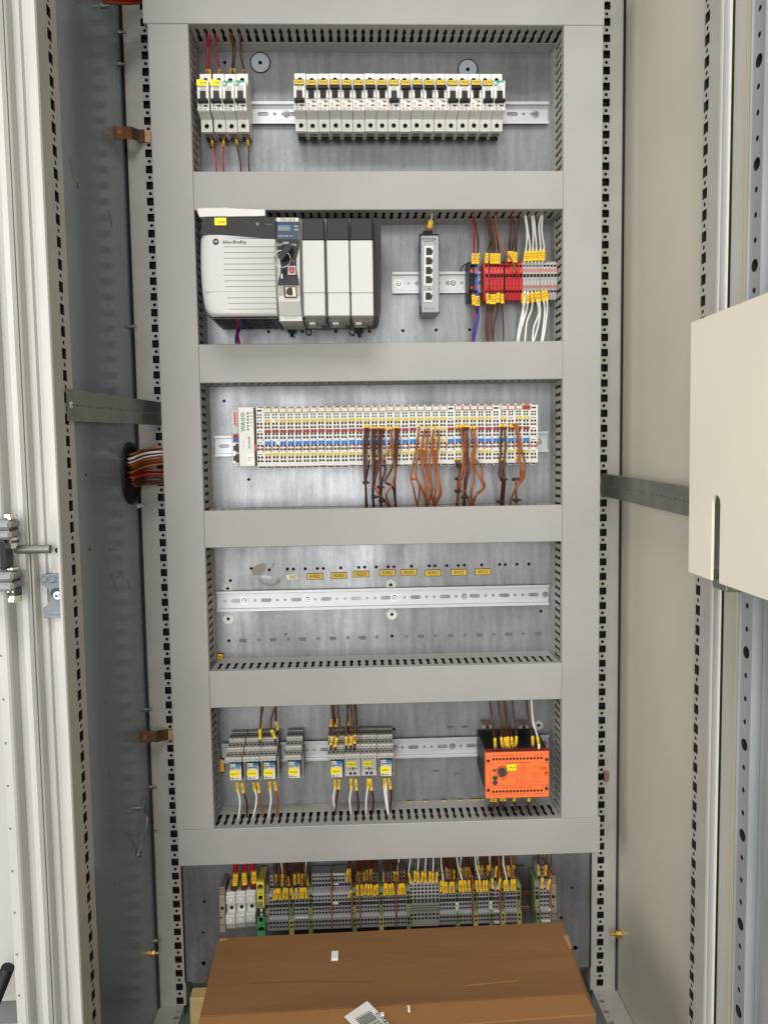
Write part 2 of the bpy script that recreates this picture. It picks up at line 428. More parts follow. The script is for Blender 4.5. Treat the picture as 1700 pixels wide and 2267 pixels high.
post_strip(b, lambda u, v, d: (.375+d, u, v), ZB, ZT, atx(*vQ(738, 655), .375).z, -.3895, -.347, -.3563, dep=.017, m=2, mw=1)
b.add([(.3788, -.390, ZB), (.390, -.390, ZB), (.390, -.390, ZT), (.3788, -.390, ZT)], [(0, 1, 2, 3)], 3)
part(b, 'front_post', ['cream_paint', 'hole_dark', 'post_paint', 'lavender_rim'], cab, world=True)
b = MB(); b.box(.3855, .3871, -.3932, -.389, ZB, ZT, c=.0004); part(b, 'rim_bead', ['pocket_edge'], cab, world=True)
b = MB(); b.box(.3873, .3905, -.3925, -.386, ZB, ZT); part(b, 'door_gasket', ['rubber_black'], cab, world=True)
# side panels, back, roof, base
b = MB(); b.box(-.404, -.401, -.36, .09, ZB, ZT); lpan = part(b, 'side_panel', ['slate_panel'], cab, world=True, label='dark slate left side panel with studs and scratches')
b = MB(); b.box(.401, .404, -.36, .09, ZB, ZT); rpan = part(b, 'side_panel', ['beige_panel'], cab, world=True, label='beige right side panel')
b = MB(); b.box(-.404, .404, .09, .093, ZB, ZT); part(b, 'back_panel', ['back_grey'], cab, world=True)
b = MB(); b.box(-.404, .404, -.40, .093, ZT, ZT+.004); part(b, 'roof_panel', ['back_grey'], cab, world=True)
b = MB(); b.box(-.404, .404, -.40, .093, -1.005, -.999); part(b, 'base_panel', ['back_grey'], cab, world=True)
for sgn in (-1, 1):
    b = MB(); xs = sorted((sgn*.358, sgn*.400)); fn = lambda u, v, d: (u, v, -.972-d)
    y = -.36
    while y < -.03:
        b.hole((xs[0], xs[1], y, y+.0125), sqr(sgn*.3645, y+.00625, .0045), fn, .008, 0, 0, 1)
        b.hole((xs[0], xs[1], y+.0125, y+.025), circ(sgn*.3645, y+.01875, .0025, 8), fn, .008, 0, 0, 1); y += .025
    b.quad((xs[0], xs[1], y, -.001), fn)
    for x in xs: b.add([(x, -.36, -.972), (x, 0, -.972), (x, 0, -1.0), (x, -.36, -1.0)], [(0, 1, 2, 3)])
    b.add([(xs[0], -.36, -.972), (xs[1], -.36, -.972), (xs[1], -.36, -1.0), (xs[0], -.36, -1.0)], [(0, 1, 2, 3)])
    part(b, 'base_rail', ['post_paint', 'hole_dark'], cab, world=True)
# studs on the left panel
def stud(p, mt='zinc_dull', r=.0036):
    b = MB(); b.cyl(p, (1, 0, 0), r*1.25, .0015, 10); b.cyl(Vector(p)+Vector((.0015, 0, 0)), (1, 0, 0), r, .0035, 6, smooth=False); b.cyl(Vector(p)+Vector((.005, 0, 0)), (1, 0, 0), r*.5, .006, 8)
    part(b, 'stud_bolt', [mt], lpan, world=True)
for q in (vL(655, 35), vL(765, 205), vL(765, 410), vL(832, 2103), vN(925, 207), vN(958, 700), vN(872, 838), vN(972, 978), vN(883, 1133), vN(985, 1685)): stud(atx(*q, -.401))
stud(atx(*vM(912, 1075), -.401), 'paper_white'); stud(atx(*vN(970, 1763), -.401), 'brass', .005)
for q in (vN(672, 150), vN(695, 605), vN(708, 877), vN(727, 1320), vN(845, 1690), vM(570, 870), vM(592, 1365)):
    p = atx(*q, -.401); b = MB(); b.cyl(p, (1, 0, 0), .0022, .0016, 8); part(b, 'panel_rivet', ['zinc_dull'], lpan, world=True)
def scuff(quads, par, mt, name='paint_scuff'):
    for poly in quads:
        b = MB(); b.add([atx(*q, -.4008) for q in poly], [tuple(range(len(poly)))]); part(b, name, [mt], par, world=True)
mat('scuff_pale', '7d8686', .4, .2)
scuff([[vL(447, 1010), vL(470, 1030), vL(500, 1150), vL(530, 1225), vL(500, 1210), vL(462, 1120)], [vL(515, 930), vL(520, 1030), vL(522, 1040), vL(512, 960)], [vM(705, 1415), vM(718, 1450), vM(715, 1490), vM(700, 1460)],
       [vM(712, 1358), vM(760, 1362), vM(735, 1385)], [vM(738, 835), vM(752, 840), vM(748, 858)], [vM(710, 876), vM(795, 880), vM(795, 884), vM(710, 882)], [vM(790, 1895), vM(825, 1890), vM(823, 1897), vM(795, 1899)],
       [vM(845, 1560), vM(850, 1560), vM(856, 1625), vM(851, 1620)], [vM(733, 1535), vM(740, 1535), vM(765, 1600), vM(760, 1600)], [vL(700, 1355), vL(706, 1358), vL(728, 1470), vL(722, 1470)], [vL(497, 1170), vL(503, 1172), vL(505, 1240), vL(499, 1240)]], lpan, 'scuff_pale')
b = MB(); p = atx(*vQ(315, 1705), .401)
b.cyl(p, (-1, 0, 0), .008, .002, 12); b.cyl(p+Vector((-.002, 0, 0)), (-1, 0, 0), .0055, .006, 6, smooth=False); b.cyl(p+Vector((-.008, 0, 0)), (-1, 0, 0), .003, .01, 8)
part(b, 'stud_bolt', ['brass'], rpan, world=True)
# earthing braid on the left panel
pts = [atx(*q, x) for q, x in ((vN(945, 760), -.398), (vN(928, 850), -.392), (vN(945, 880), -.384), (vN(942, 960), -.384), (vN(915, 1050), -.392), (vN(893, 1100), -.397), (vN(884, 1133), -.398))]
b = MB(); P = spline(pts, 5)
for i in range(len(P)-1):
    a, c = P[i], P[i+1]; d = Vector((0, .0055, 0)); e = Vector((.0012, 0, 0))
    b.add([a-d-e, a+d-e, a+d+e, a-d+e, c-d-e, c+d-e, c+d+e, c-d+e], [(0, 1, 5, 4), (1, 2, 6, 5), (2, 3, 7, 6), (3, 0, 4, 7)])
solo(b, 'earth_strap', ['zinc_dull'], 'looped braided earth strap bolted low on the dark left panel', 'strap', pts[0])
# copper contact straps
def cstrap(px, label):
    b = MB(); P = [Vector(p) for p in px]; h = .0095
    for i in range(len(P)-1):
        a, c = P[i], P[i+1]; t = Vector((0, -.0012, 0)); u = Vector((0, 0, h))
        b.add([a-u, a+u, c+u, c-u, a-u+t, a+u+t, c+u+t, c-u+t], [(0, 1, 2, 3), (4, 5, 6, 7), (0, 4, 7, 3), (1, 5, 6, 2), (0, 1, 5, 4), (3, 2, 6, 7)])
    t = thing('copper_strap', label, 'strap', P[0], 'copper contact straps'); part(b, 'strip', ['copper'], t, world=True)
    b = MB(); b.cyl(P[0]+Vector((.008, -.0012, 0)), (0, -1, 0), .003, .0012, 8); part(b, 'rivet', ['copper'], t, world=True)
cstrap([atx(*vL(738, 853), -.4005), at(*vL(795, 853), -.022), at(*vL(850, 855), -.026), at(*vL(897, 873), -.010), at(*vL(935, 873), -.004), at(*vL(972, 880), -.003)], 'bent copper strap bridging the upper left panel and post')
cstrap([atx(*vN(895, 380), -.4005), at(*vN(950, 378), -.022), at(*vN(1000, 378), -.026), at(*vN(1040, 368), -.010), at(*vN(1075, 366), -.004), at(*vN(1108, 366), -.003)], 'bent copper strap bridging the lower left panel and post')
p = at(*vQ(232, 812), -.004)
b = MB(); b.box(p.x-.0045, p.x+.0045, -.008, -.003, p.z-.0085, p.z+.0085, c=.001); solo(b, 'copper_lug', ['copper'], 'small bright copper lug clipped to the right rear post', 'lug', p)
# depth straps
def dstrap(p0, p1, z0, z1, h, label):
    t = thing('depth_rail', label, 'rail', p0, 'perforated rails running front to back'); L = (p1-p0).length; u = (p1-p0).normalized()
    nn = Vector((1, 0, 0)) if p0.x < 0 else Vector((-1, 0, 0))
    fn = lambda a, v, d: p0+u*a+Vector((0, 0, v))-nn*d
    b = MB(); a = 0
    while a+.0125 < L:
        b.hole((a, a+.0125, -h, h), circ(a+.00625, 0, .002, 8), fn, .002, 0, 0, 1); a += .0125
    b.quad((a, L, -h, h), fn)
    for v in (-h, h): b.add([fn(0, v, 0), fn(L, v, 0), fn(L, v, .008), fn(0, v, .008)], [(0, 1, 2, 3)])
    part(b, 'strip', ['zinc_dull', 'hole_dark'], t, world=True)
    b = MB(); q = fn(.012, 0, 0); b.cyl(q, nn, .0055, .003, 12, r2=.004); b.box(q.x+nn.x*.003-.0004, q.x+nn.x*.003+.0004, q.y-.004, q.y+.004, q.z-.0006, q.z+.0006, 1); b.box(q.x+nn.x*.003-.0004, q.x+nn.x*.003+.0004, q.y-.0006, q.y+.0006, q.z-.004, q.z+.004, 1)
    part(b, 'screw', ['screw_metal', 'screw_dark'], t, world=True)
    return t
a, c = atx(*vM(440, 405), -.374), at(*vM(1062, 465), .0); dstrap(a, Vector((-.360, .0, c.z)), 0, 0, .0185, 'dull zinc depth rail with a row of holes across the dark left panel')
a, c = atx(*vP(655, 1375), .374), at(*vP(85, 1258), .0); dstrap(Vector((.374, -.36, a.z)), Vector((.366, .0, c.z)), 0, 0, .0185, 'dull zinc depth rail with a row of holes across the beige right panel')
# cable grommet and bundle through the left panel
gc = atx(*vM(862, 860), -.401)
b = MB(); b.ring(gc+Vector((.001, 0, 0)), (1, 0, 0), .045, .005, 28, 8, ez=.9)
b.cyl(gc+Vector((.0003, 0, 0)), (1, 0, 0), .044, .0004, 24, m=1); solo(b, 'cable_grommet', ['rubber_black', 'hole_dark'], 'black rubber grommet ring in the left side panel', 'grommet', gc)
bund = [(735, 690, 'wire_orange'), (748, 700, 'wire_brown'), (756, 708, 'wire_brown'), (765, 718, 'wire_white'), (778, 728, 'wire_brown'), (788, 735, 'wire_white'), (800, 752, 'wire_orange'), (808, 760, 'wire_orange'), (818, 768, 'wire_orange'), (828, 775, 'wire_orange'),
        (838, 785, 'wire_orange'), (848, 792, 'wire_orange'), (856, 800, 'wire_orange'), (862, 835, 'wire_brown'), (868, 845, 'wire_brown'), (874, 855, 'wire_red'), (882, 860, 'wire_red'), (890, 865, 'wire_red'), (903, 872, 'wire_white'), (912, 882, 'wire_brown'), (918, 890, 'wire_brown'),
        (925, 897, 'wire_brown'), (932, 903, 'wire_dark'), (940, 912, 'wire_brown'), (948, 920, 'wire_brown'), (955, 928, 'wire_orange')]
cn = {}
for i, (y0, y1, mt) in enumerate(bund):
    c = mt.split('_')[1]; cn[c] = cn.get(c, 0)+1; dy = random.uniform(-.012, .012)
    p0 = Vector((-.404, gc.y+dy, atx(vM(832, y0)[0], vM(832, y0)[1], -.395).z)); p1 = at(*vM(840, y0+1), -.035+dy); p1 = Vector((-.392, gc.y-.015+dy, p0.z))
    p2 = at(*vM(950, (y0+y1)/2-random.uniform(6, 16)), -.040+dy); p3 = at(*vM(1060, y1), -.035+dy*.5); p4 = at(*vM(1160, y1+4), -.03)
    wire('cable_wire', f'{nth(cn[c]-1)} {c} wire from the top of the bundle through the panel grommet', mt, [p0, p1, p2, p3, p4], .0019, group='wires through the panel grommet')
# red cable top left
p0, p1 = atx(*vL(665, 2), -.40), at(*vL(930, 2), -.05)
b = MB(); b.tube([p0+Vector((0, 0, .012)), (p0+p1)/2+Vector((0, 0, .01)), p1+Vector((0, 0, .012))], .0135, 12); b.tube([p0, (p0+p1)/2-Vector((0, 0, .002)), p1], .004, 8, m=1)
solo(b, 'power_cable', ['wire_red', 'wire_orange'], 'thick red cable crossing the top left corner', 'cable', p0)
# ================================================================== left door edge, hinge, latch
t = thing('left_door', 'cream edge of the opened left door with stepped folds', 'door', (-.43, -.40, -1.0))
dp = [(-.4115, -.37), (-.4115, -.4065), (-.4122, -.410), (-.4138, -.412), (-.4198, -.412), (-.4214, -.4105), (-.4222, -.407), (-.4228, -.4015), (-.4318, -.4010), (-.4328, -.4160), (-.4340, -.4190), (-.4362, -.4205), (-.4440, -.4205), (-.4466, -.4190), (-.4475, -.4155), (-.4478, -.37)]
b = MB(); b.pz(dp, -.99, 1.0); part(b, 'door_frame', ['cream_paint'], t, world=True)
b = MB()
for k in range(40):
    z = .9-k*.05+.01; b.cyl((-.4425, -.4206, z), (0, -1, 0), .0014, .0004, 8)
part(b, 'frame_hole', ['ink_grey'], t, world=True, stuff=True)
def hz(y): return at(*vn(200, y), -.42).z
ldoor = t; t = bpy.data.objects.new('hinge', None); t.parent = ldoor; t.empty_display_size = .01; t.location = Vector((-.440, -.42, hz(900)))-wpos(ldoor); link(t)
for y0, y1, x1 in ((225, 550, 300), (1105, 1430, 345)):
    xr = at(*vn(x1, y0), -.43).x; zt, zb = hz(y0), hz(y1); zm = (zt+zb)/2
    b = MB(); b.box(xr-.050, xr, -.448, -.421, zm+.0006, zt, c=.003); b.box(xr-.050, xr, -.448, -.421, zb, zm-.0006, c=.003); b.box(xr-.048, xr-.002, -.445, -.423, zm-.0008, zm+.0008, 1)
    part(b, 'knuckle', ['hinge_grey', 'hinge_dark'], t, world=True)
def hb(x, ya, yb, r, mt='screw_metal', n=6):
    p = at(*vn(x, ya), -.435); q = at(*vn(x, yb), -.435); b = MB(); b.cyl(Vector((p.x, -.435, q.z)), (0, 0, 1), r, p.z-q.z, n, smooth=n > 6); part(b, 'hinge_bolt', [mt], t, world=True)
hb(185, 145, 200, .0068); hb(188, 200, 232, .004, n=12); hb(205, 550, 700, .0062); hb(205, 600, 640, .0075, 'screw_dark', 12); hb(208, 695, 740, .0052); hb(230, 1075, 1110, .0062); hb(255, 1430, 1560, .0072, 'screw_dark', 12); hb(250, 1455, 1500, .0076); hb(262, 1560, 1610, .006); hb(262, 1605, 1670, .0074)
p, q = at(*vn(-30, 560), -.44), at(*vn(155, 1110), -.44)
b = MB(); b.box(p.x, q.x, -.449, -.425, q.z, p.z, c=.004); part(b, 'hinge_core', ['hinge_dark'], t, world=True)
p, q = at(*vn(262, 690), -.418), at(*vn(885, 830), -.418)
b = MB(); zc = (p.z+q.z)/2; r = (p.z-q.z)/2; b.cyl((p.x+.002, -.418, zc), (1, 0, 0), r, q.x-p.x-.002, 16); b.cyl((p.x, -.418, zc), (1, 0, 0), r*.7, .002, 16, r2=r)
solo(b, 'hinge_pin', ['zinc_dull'], 'short horizontal galvanised pin across the left door gutter', 'pin', (p.x, -.418, zc))
# latch strike
lz = [(720, 1205), (905, 1185), (1095, 1180), (1095, 1950), (780, 1965), (760, 1780), (830, 1740), (880, 1650), (890, 1560), (860, 1470), (800, 1410), (720, 1370)]
b = MB(); P = [at(*vn(*q), -.4065) for q in lz]; b.py([(p.x, p.z) for p in P], -.4078, -.4030)
t = thing('latch_strike', 'grey butterfly shaped latch strike on the left front post', 'latch', P[0]); part(b, 'strike_plate', ['latch_blue'], t, world=True)
for x in (765, 910, 1040):
    p = at(*vn(x, 1282), -.4078); b = MB(); b.ring(p, (0, -1, 0), .0038, .0009, 14, 5); part(b, 'boss', ['latch_blue'], t, world=True)
p = at(*vn(985, 1530), -.4078); b = MB(); b.cyl(p, (0, -1, 0), .0062, .001, 18); part(b, 'recess', ['hinge_dark'], t, world=True)
p = at(*vn(1020, 1560), -.4083); b = MB(); b.cyl(p, (0, -1, 0), .0046, .003, 16); b.cyl(p+Vector((0, -.003, 0)), (0, -1, 0), .0034, .003, 6, smooth=False); b.cyl(p+Vector((0, -.006, 0)), (0, -1, 0), .0017, .0004, 8, m=1); part(b, 'nut', ['screw_metal', 'screw_dark'], t, world=True)
p, q = at(*vn(840, 1825), -.4078), at(*vn(1085, 1905), -.4078); b = MB(); b.box(p.x, q.x, -.4088, -.4075, q.z, p.z, c=.0006); part(b, 'rib', ['latch_blue'], t, world=True)
p = at(*vn(1012, 775), -.4045); b = MB(); b.ring(p+Vector((0, .0006, 0)), (0, -1, 0), .0055, .0006, 18, 5); b.cyl(p, (0, -1, 0), .0030, .0016, 12, m=1); part(b, 'bolt_hole', ['cream_paint', 'burnt_ring'], cab, world=True)
# neighbour equipment behind the left door edge
t = thing('side_cabinet', 'pale neighbouring cabinet glimpsed at the bottom left edge', 'cabinet', (-.62, -.30, -1.0))
b = MB(); b.box(-.80, -.47, -.25, -.2, -1.09, 1.0); part(b, 'panel', ['io_grey'], t, world=True)
b = MB(); b.box(-.60, -.48, -.255, -.249, -.80, -.77); part(b, 'trunking', ['back_grey'], t, world=True); b = MB(); b.box(-.60, -.48, -.255, -.249, -.90, -.87); part(b, 'trunking', ['back_grey'], t, world=True)
p0, p1, p2 = at(-30, 2250, -.30), at(-10, 2212, -.30), at(6, 2178, -.30)
b = MB(); b.tube([at(-30, 2262, -.30), at(18, 2142, -.30)], .0085, 10); solo(b, 'black_hose', ['rubber_black'], 'black corrugated hose at the bottom left photo edge', 'hose', p0)
# ================================================================== right door with rail and cover sheet
t = thing('right_door', 'olive beige inner face of the opened right door', 'door', (.40, -.40, -1.0))
b = MB(); b.box(.3995, .403, -1.02, -.3945, -.99, 1.0); part(b, 'door_skin', ['olive_panel'], t, world=True)
b = MB(); b.box(.385, .3993, -.447, -.436, -.99, 1.0, c=.002); part(b, 'door_fold', ['olive_panel'], t, world=True)
b = MB(); b.box(.3902, .3993, -.4015, -.3975, -.99, 1.0); part(b, 'door_lip', ['cream_paint'], t, world=True)
rl = thing('door_rail', 'bluish zinc rail with alternating small and large holes on the right door', 'rail', (.365, -.50, -1.0))
b = MB(); fn = lambda u, v, d: (.365+d, u, v); z0 = atx(*vO(1115, 378), .365).z; y0, y1 = -.5075, -.4835
z = z0-.025*56; k = -56
while z < .98:
    big = (k % 4 == 0); b.hole((y0, y1, z-.0125, z+.0125), [(-.495+.0066*math.cos(i*.524), z+.0066*math.sin(i*.524)) for i in range(12)] if big else circ(-.495, z, .0030, 8), fn, .012, 0, 1, 1); z += .025; k += 1
b.box(.363, .395, -.5105, -.5075, -.99, 1.0, 0); b.box(.363, .395, -.4835, -.4815, -.99, 1.0, 0)
b.box(.372, .395, -.530, -.512, -.99, 1.0, 0, c=.003); b.box(.366, .395, -.56, -.534, -.99, 1.0, 0, c=.003)
part(b, 'perforated_strip', ['door_rail_metal', 'hole_dark'], rl, world=True)
X = .338
t = thing('cover_sheet', 'large cream cover sheet with an open slot hung on the right door', 'cover', (X, -.5, -.02))
lt, lb = atx(*vP(669, 193), X), atx(*vP(652, 1822), X)
sl0, sl1, slt = atx(*vP(802, 1500), X).y, atx(*vP(856, 1500), X).y, atx(*vP(829, 1325), X)
yb0, yb1 = atx(*vP(788, 1880), X), atx(*vP(846, 1915), X)
zt, zb = (lt.z+atx(1700, 656, X).z)/2, lb.z
r = (sl0-sl1)/2; ym = (sl0+sl1)/2; FX = -.80
poly = [(lt.y, zt), (lb.y, zb), (sl0, zb-.0005)]+[(ym+r*math.cos(a), slt.z-r+r*math.sin(a)) for a in [math.pi*i/8 for i in range(9)]]+[(sl1, zb-.0005), (FX, zb), (FX, zt)]
b = MB(); b.prism(poly, X, X+.003, lambda y, z, x: (x, y, z)); part(b, 'sheet', ['pocket_cream'], t, world=True)
b = MB(); b.box(X+.003, X+.06, FX, FX+.003, zb, zt); part(b, 'side_wall', ['pocket_cream'], t, world=True)
b = MB(); p = atx(*vP(800, 1830), X+.006); b.box(X+.008, X+.026, p.y-.03, p.y+.002, p.z-.016, p.z-.004, c=.001); b.box(X+.008, X+.026, p.y-.004, p.y+.002, p.z-.004, p.z+.004); part(b, 'bracket', ['zinc_dull'], t, world=True)
# ================================================================== mounting plate (real holes)
holes = []
def ph(z, r=.0025): p = at(*z, 0); holes.append((p.x, p.z, r))
for q in ((235, 139), (316, 145), (397, 142), (424, 142), (477, 140), (531, 139), (558, 139), (636, 136), (716, 134), (743, 133), (795, 132), (848, 131), (874, 131), (952, 129), (1032, 127), (1058, 127), (1111, 126), (1162, 125), (1189, 124), (1267, 123), (1347, 121), (1373, 121), (1425, 120), (1478, 119), (142, 193), (135, 463), (865, 442), (1532, 330), (130, 230), (132, 365), (860, 212), (865, 345)): ph(vF(*q), .0027)
ph(vF(390, 433), .0018)
for q in ((340, 207), (1226, 236)): ph(vA(*q), .0030)
for q in ((188, 207), (132, 568)): ph(vA(*q), .0027)
for q in ((658, 1107), (940, 1105), (1220, 1105), (1500, 1105)): ph(vB(*q), .0027)
for q in ((205, 1152), (495, 1146), (788, 1143)): ph(vC(*q), .0027)
for q in ((255, 222), (465, 893)): ph(vD(*q), .0026)
for q in ((1008, 90), (1488, 92)): ph(vD(*q), .0013)
ph(vH(1328, 288), .0026); ph(vH(120, 320), .0026); ph(vG(435, 792), .0022); ph(vg(5, 160), .0026); ph(vl(1510, 1160), .0028)
for q in ((1305, 1433), (1297, 1630)): ph(vN(*q), .0023)
ph(vN(1300, 1828), .004); ph(vQ(40, 1445), .0023); ph(vQ(60, 1785), .0042)
b = MB(); b.box(-.352, .352, 0, .003, -.93, .78)
pl = solo(b, 'mounting_plate', ['galvanised_plate', 'hole_dark'], 'galvanised steel mounting plate carrying all ducts and devices', 'plate', Vector((0, 0, 0)))
cb = MB()
for x, z, r in holes: cb.cyl((x, -.002, z), (0, 1, 0), r, .008, 10, m=1)
cut = bpy.data.objects.new('cutter', cb.mesh('cutter', ['galvanised_plate', 'hole_dark'])); COL.objects.link(cut)
md = pl.modifiers.new('holes', 'BOOLEAN'); md.object = cut; md.operation = 'DIFFERENCE'; md.solver = 'EXACT'
dg = bpy.context.evaluated_depsgraph_get(); me = bpy.data.meshes.new_from_object(pl.evaluated_get(dg)); pl.modifiers.clear(); pl.data = me; me.name = 'mounting_plate'
bpy.data.objects.remove(cut)
b = MB(); b.box(-.352, .352, .012, .014, -.93, .78); part(b, 'plate_hole_shade', ['dark_gap'], pl)  # added dark sheet, stands in for the shade seen through the holes
for sgn in (-1, 1):
    b = MB(); b.box(sgn*.3535-.0015, sgn*.3535+.0015, -.0015, .02, -.93, .78); part(b, 'plate_gap_shade', ['rubber_black'], pl)  # black strip drawn in place of the shaded gap beside each post
def washer(z, r, rin=.0028, mt='washer_pale', name='washer'):
    p = at(*z, -.0008); b = MB(); n = 22
    for i in range(n):
        a0, a1 = 2*math.pi*i/n, 2*math.pi*(i+1)/n
        b.add([(p.x+rr*math.cos(a), yy, p.z+rr*math.sin(a)) for rr, yy in ((rin, -.0008), (r-.0003, -.0008), (r, -.0001)) for a in (a0, a1)], [(0, 1, 3, 2), (2, 3, 5, 4)])
    return part(b, name, [mt], pl, world=True)
for q in ((130, 228), (132, 365), (860, 212), (865, 345)): washer(vF(*q), .0092)
for q in ((340, 207), (1226, 236)):
    washer(vA(*q), .0150, .0031, 'stud_blue', 'weld_disc'); p = at(*vA(*q), -.0006)
    b = MB(); b.ring(p, (0, -1, 0), .0155, .0011, 28, 6, ez=.8); part(b, 'burnt_ring', ['burnt_ring'], pl, world=True)
washer(vH(1328, 288), .0085, .0028, 'zinc', 'washer')
# adhesive smears and marks left by a removed rail
def smear(pts, mt, name):
    b = MB(); b.add([at(*q, -.0003) for q in pts], [tuple(range(len(pts)))]); part(b, name, [mt], pl, world=True)
smear([vm(x, y) for x, y in ((1080, 230), (1130, 160), (1230, 125), (1300, 120), (1310, 180), (1270, 270), (1200, 300), (1110, 300))], 'glue_brown', 'glue_smear')
smear([vm(x, y) for x, y in ((1200, 330), (1240, 390), (1330, 430), (1430, 425), (1490, 350), (1530, 360), (1520, 420), (1440, 465), (1330, 470), (1240, 440), (1200, 380))], 'glue_brown', 'glue_smear')
smear([vm(x, y) for x, y in ((1375, 190), (1430, 105), (1445, 120), (1420, 165), (1390, 200))], 'glue_brown', 'glue_smear')
smear([vm(x, y) for x, y in ((1225, 310), (1300, 300), (1390, 315), (1380, 370), (1310, 350), (1250, 345))], 'washer_pale', 'glue_residue')
smear([vF(x, y) for x, y in ((1345, 155), (1352, 148), (1383, 150), (1380, 160), (1362, 172), (1350, 165))], 'glue_brown', 'glue_smear')
for x, w_ in ((198, 36), (333, 34), (465, 36), (600, 34), (733, 36), (995, 32), (1128, 30), (1258, 34), (1388, 36), (1518, 34)):
    y = 463-(x-198)*.0235
    smear([vF(x-w_/2, y-4), vF(x-w_/2+4, y-9), vF(x+w_/2-4, y-9), vF(x+w_/2, y-3), vF(x+w_/2-5, y+7), vF(x-w_/2+5, y+7)], 'ghost_mark', 'slot_mark')
for x in (268, 402, 535, 668, 797, 930, 1060, 1190, 1320, 1452):
    y = 461-(x-198)*.0235; smear([vF(x-7, y), vF(x-4, y-7), vF(x+5, y-7), vF(x+8, y), vF(x+4, y+6), vF(x-5, y+6)], 'ghost_mark', 'slot_mark')
for x, y in ((590, 302), (712, 300), (650, 690), (470, 668)): smear([vH(x-30, y-6), vH(x-20, y-12), vH(x+28, y-10), vH(x+30, y+4), vH(x+10, y+12), vH(x-26, y+10)], 'ghost_mark', 'slot_mark')
# ================================================================== wiring ducts
DEP = .078
PROF = [(0, 0), (.016, 0), (.0165, .0017), (.0195, .0006), (.020, 0), (.0258, 0), (.026, .0032), (.043, .0029), (.0485, .0016), (.053, .0030), (.060, .0029), (.0655, .0011), (.070, .0015), (.0735, .0008), (.0736, 0), (DEP, 0)]
def slot_wall(b, L, fn, pitch=.0125, th=.0016):
    n = int(L/pitch); s0 = (L-n*pitch)/2
    if s0 > .0002:
        b.quad((0, s0, 0, DEP), fn); b.quad((L-s0, L, 0, DEP), fn)
    for k in range(n):
        a = s0+k*pitch; m = a+pitch/2; e = a+pitch
        for i in range(len(PROF)-1):
            (d0, h0), (d1, h1) = PROF[i], PROF[i+1]
            if d1-d0 < 1e-6: continue
            if h0 == 0 and h1 == 0:
                for t in (0, th): b.add([fn(a, d0, t), fn(e, d0, t), fn(e, d1, t), fn(a, d1, t)], [(0, 1, 2, 3)])
                continue
            for t in (0, th):
                b.add([fn(a, d0, t), fn(m-h0, d0, t), fn(m-h1, d1, t), fn(a, d1, t)], [(0, 1, 2, 3)]); b.add([fn(e, d0, t), fn(m+h0, d0, t), fn(m+h1, d1, t), fn(e, d1, t)], [(0, 1, 2, 3)])
            b.add([fn(m-h0, d0, 0), fn(m-h1, d1, 0), fn(m-h1, d1, th), fn(m-h0, d0, th)], [(0, 1, 2, 3)]); b.add([fn(m+h0, d0, 0), fn(m+h1, d1, 0), fn(m+h1, d1, th), fn(m+h0, d0, th)], [(0, 1, 2, 3)])
CP = [(-.0815, .0012), (-.0822, .0024), (-.0822, -.0024), (-.0815, -.0012)]
def cover_poly(w):                                     # C-shaped lid: (depth, across)
    h = w/2; return [(-.0700, -h), (-.0812, -h), (-.0820, -h+.0009), (-.0820, h-.0009), (-.0812, h), (-.0700, h), (-.0700, h-.0011), (-.0800, h-.0011), (-.0800, -h+.0011), (-.0700, -h+.0011)]
DG = 'grey wiring ducts framing the rows'
def hduct(x0, x1, z0, z1, label, lean=0):
    t = thing('wiring_duct', label, 'wiring duct', ((x0+x1)/2, 0, (z0+z1)/2), DG); zc = (z0+z1)/2; W = z1-z0
    b = MB(); b.px([(p[0], zc+p[1]) for p in cover_poly(W)], x0, x1); part(b, 'cover', ['duct_pvc'], t, world=True)
    b = MB(); b.box(x0, x1, -.0025, -.0005, z0+.001, z1-.001); b.box(x0, x1, -.0035, -.0025, z0+.004, z1-.004, 1); part(b, 'base', ['duct_wall', 'duct_dark'], t, world=True)
    for zz, dr in ((z1-.0012, -1), (z0+.0012, 1)):
        b = MB(); slot_wall(b, x1-x0, lambda s, d, th: (x0+s, -d-.0005, zz+dr*th)); part(b, 'slotted_wall', ['duct_wall'], t, world=True)
    b = MB(); b.box(x0, x1, -.0005-.055, -.0036, z0+.012, z1-.012); part(b, 'cable_fill', ['duct_dark'], t, world=True, stuff=True)
    return t
def vduct(x0, x1, z0, z1, label):
    t = thing('wiring_duct', label, 'wiring duct', ((x0+x1)/2, 0, z0), DG); xc = (x0+x1)/2
    b = MB(); b.prism([(p[0], xc+p[1]) for p in cover_poly(x1-x0)], z0, z1, lambda y, x, z: (x, y, z)); part(b, 'cover', ['duct_pvc'], t, world=True)
    b = MB(); b.box(x0+.001, x1-.001, -.0025, -.0005, z0, z1); part(b, 'base', ['duct_wall'], t, world=True)
    for xx, dr in ((x1-.0012, -1), (x0+.0012, 1)):
        b = MB(); slot_wall(b, z1-z0, lambda s, d, th: (xx+dr*th, -d-.0005, z0+s)); part(b, 'slotted_wall', ['duct_wall'], t, world=True)
    b = MB(); b.box(x0+.014, x1-.014, -.055, -.0036, z0, z1); part(b, 'cable_fill', ['duct_dark'], t, world=True, stuff=True)
vduct(-.340, -.280, -.6160, .6165, 'left upright grey wiring duct with slotted walls'); vduct(.280, .340, -.6160, .6165, 'right upright grey wiring duct with slotted walls')
hduct(-.3455, .341, .6172, .6775, 'topmost horizontal grey wiring duct above the circuit breakers')
hduct(-.2795, .2795, .348, .405, 'horizontal grey wiring duct between the breakers and the controller rack')
hduct(-.2795, .2795, .0906, .149, 'horizontal grey wiring duct just below the controller rack')
hduct(-.2795, .2795, -.1636, -.1057, 'horizontal grey wiring duct below the white module row')
